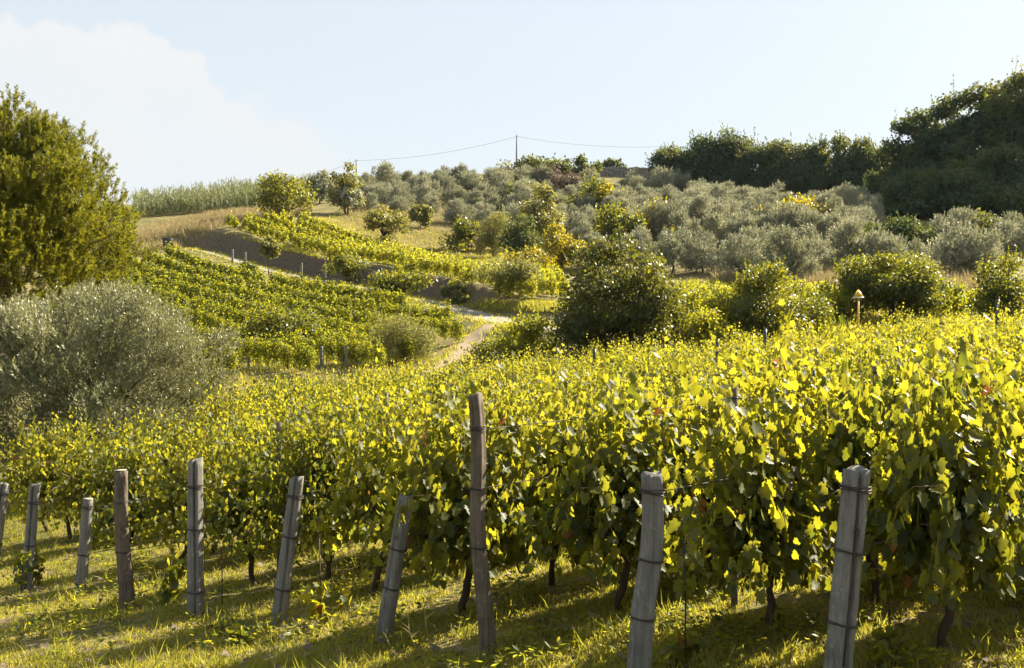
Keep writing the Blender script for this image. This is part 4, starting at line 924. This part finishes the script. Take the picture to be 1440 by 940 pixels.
# poles and the wire on the skyline
def upole(px, top, d, r, lab, dx=0):
    x = d * (px - CX) / FPX; z = float(ZF(x, d)); zt = d * (CY - top) / FPX - z
    o = thing('utility_pole', lab, 'utility pole', (x, d, z)); a = Acc(); a.add(*tube([(dx, 0, -.5), (dx * .5, 0, zt / 2), (0, 0, zt)], [r * 1.25, r * 1.1, r * .85], 10)); put('shaft', a.mesh('shaft'), M['pole'], o)
    a = Acc(); a.add(*tube([(-.25, 0, zt - .35), (.25, 0, zt - .35)], .05, 6)); put('insulator_bar', a.mesh('insulator_bar'), M['steel'], o)
    return np.array([x, d, z + zt - .3])
p1 = upole(727, 190, 206, .16, 'tall grey utility pole on the ridge', -.15); p0 = upole(501, 224, 203, .13, 'short far utility pole on the left skyline'); p2 = np.array(W3(945, 206, 195)); p3 = np.array(W3(380, 262, 196))
def wire(pa, pb, sag, lab):
    u = np.linspace(0, 1, 24)[:, None]; pts = pa * (1 - u) + pb * u - np.array([0, 0, 1.]) * sag * 4 * u * (1 - u); a = Acc(); a.add(*tube(pts - pa, .026, 4, False))
    tag(put('power_line', a.mesh('power_line'), M['pole'], None, tuple(pa)), lab, 'cable')
wire(p0, p1, 1.1, 'sagging cable between the two utility poles'); wire(p1, p2, .9, 'cable from the tall utility pole to the ridge trees'); wire(p0, p3, .5, 'cable running left from the short utility pole')
def wall():
    o = thing('stone_wall', 'grey dry stone wall on the ridge left of the dark tree line', 'wall', tuple(hit(888, 250))); g = np.array(o.location); d = g[1]
    a = Acc(); rg = np.random.default_rng(2); x0 = d * (838 - CX) / FPX - g[0]; x1 = d * (945 - CX) / FPX - g[0]; xs = x0
    while xs < x1:
        wd = rg.uniform(.4, .9); zz = float(ZF(xs + g[0], d)) - g[2] - .3; ht = d * (CY - 237) / FPX - g[2]
        while zz < ht:
            hh = rg.uniform(.25, .5); a.add(*box(xs, xs + wd - .03, rg.uniform(-.35, -.22), .3, zz, zz + hh - .03), rg.random()); zz += hh
        xs += wd
    put('stonework', a.mesh('stonework'), M['masonry'], o)
M['masonry'] = plain('grey_masonry', (.22, .20, .18), .9, 0, .35, 1.2)
wall()
# white stone in the grass
g = hit(404, 900); a = Acc(); rg = np.random.default_rng(1); th = np.linspace(0, 2 * np.pi, 12)[:-1]; V = []
for z_, r_ in ((-.02, .05), (.01, .065), (.04, .05), (.055, .02)): V += [(r_ * 1.3 * math.cos(t) * rg.uniform(.85, 1.15), r_ * .8 * math.sin(t) * rg.uniform(.85, 1.15), z_ * rg.uniform(.9, 1.1)) for t in th]
F = []
for i in range(3):
    for j in range(11):
        p, q = i * 11 + j, i * 11 + (j + 1) % 11; F += [(p, q, q + 11), (p, q + 11, p + 11)]
V.append((0, 0, .06)); F += [(44, 33 + j, 33 + (j + 1) % 11) for j in range(11)]
a.add(V, F); tag(put('stone', a.mesh('stone'), M['stone'], None, tuple(g)), 'small white stone in the grass below the leaning notched post', 'stone')
# suckers and weeds standing up by the posts, tall dry stalks
def sucker(px, base, top, lab, seed, mat='row'):
    g = hit(px, base); h = g[1] * (base - top) / FPX; rg = np.random.default_rng(seed); a = Acc(); b = Acc(); PP = []
    for j in range(3):
        u = np.linspace(0, 1, 9)[:, None]; e = np.array([rg.normal(0, .12), rg.normal(0, .12), h * rg.uniform(.7, 1)])
        pts = e * u + np.array([rg.normal(0, .05), 0, 0]) * np.sin(u * 3); b.add(*tube(pts, np.linspace(.007, .003, 9), 4)); PP.append(pts[2:]); PP.append(pts[3:]); PP.append(pts[2:])
    P = np.concatenate(PP) + rg.normal(0, .035, (sum(map(len, PP)), 3)); k = len(P); A = rnd_unit(rg, k); A[:, 2] -= .4; Nn = rnd_unit(rg, k) + np.array([0, -.2, .5])
    L = rg.uniform(.06, .12, k); a.add(*leaves(T_VINE, P, A, Nn, L, L, rg))
    o = thing('young_plant', lab, 'plant', tuple(g)); put('stem', b.mesh('stem'), M['cane'], o); m_ = a.mesh('leaves'); m_.materials.append(M['vine' if mat == 'row' else mat]); put('foliage', m_, None, o)
sucker(234, 858, 785, 'small leafy vine sucker between the bark log post and the cracked post', 1)
sucker(452, 884, 822, 'leafy young plant in the grass right of the leaning notched post', 2)
sucker(30, 832, 770, 'leafy plant round the foot of the weathered split post', 3)
sucker(55, 826, 775, 'small leafy plant right of the foot of the weathered split post', 4)
sucker(1248, 940, 895, 'low vine sucker in the grass beside the thickest post', 5)
sucker(955, 945, 905, 'low weed at the foot of the rusty rod by the bent post', 6)
sucker(345, 905, 885, 'low reddish leaved weed in the turf left of the white stone', 7)
for px, base, top, lab in ((614, 940, 862, 'tall dry stalk in the grass left of the tall thin post'), (541, 912, 868, 'dry grass stalk at the foot of the steeply leaning post'), (566, 935, 890, 'bent dry stalk right of the steeply leaning post'), (590, 925, 880, 'thin dry stalk midway between leaning and tall posts')):
    g = hit(px, base); h = g[1] * (base - top) / FPX; a = Acc(); rg = np.random.default_rng(px); u = np.linspace(0, 1, 8)[:, None]; pts = np.array([rg.normal(0, .1), 0, h]) * u + np.array([.04, 0, 0]) * u ** 3
    a.add(*tube(pts, np.linspace(.004, .002, 8), 4), .8); A = np.c_[rg.normal(0, .5, (6, 2)), np.ones(6) * .6]; a.add(*leaves(T_BLADE, pts[[2, 3, 4, 5, 6, 7]], A, rnd_unit(rg, 6), .12, .008, rg))
    tag(put('dry_stalk', a.mesh('dry_stalk'), M['straw'], None, tuple(g)), lab, 'dry stalk')

# ------------------------------------------------------------------ the air: a thin even haze
a = Acc(); a.add(*box(-440, 480, -330, 600, -18, 62)); hz_ = a.mesh('haze'); o = put('haze', hz_); tag(o, kind='stuff'); tag(o, 'thin pale haze lying in the air')
m, t = newmat('thin_air'); pv = t.nodes.new('ShaderNodeVolumePrincipled'); pv.inputs['Color'].default_value = (.80, .90, 1, 1); pv.inputs['Density'].default_value = .00004; pv.inputs['Anisotropy'].default_value = .1
t.links.new(pv.outputs[0], t.nodes.new('ShaderNodeOutputMaterial').inputs['Volume']); hz_.materials.append(m)
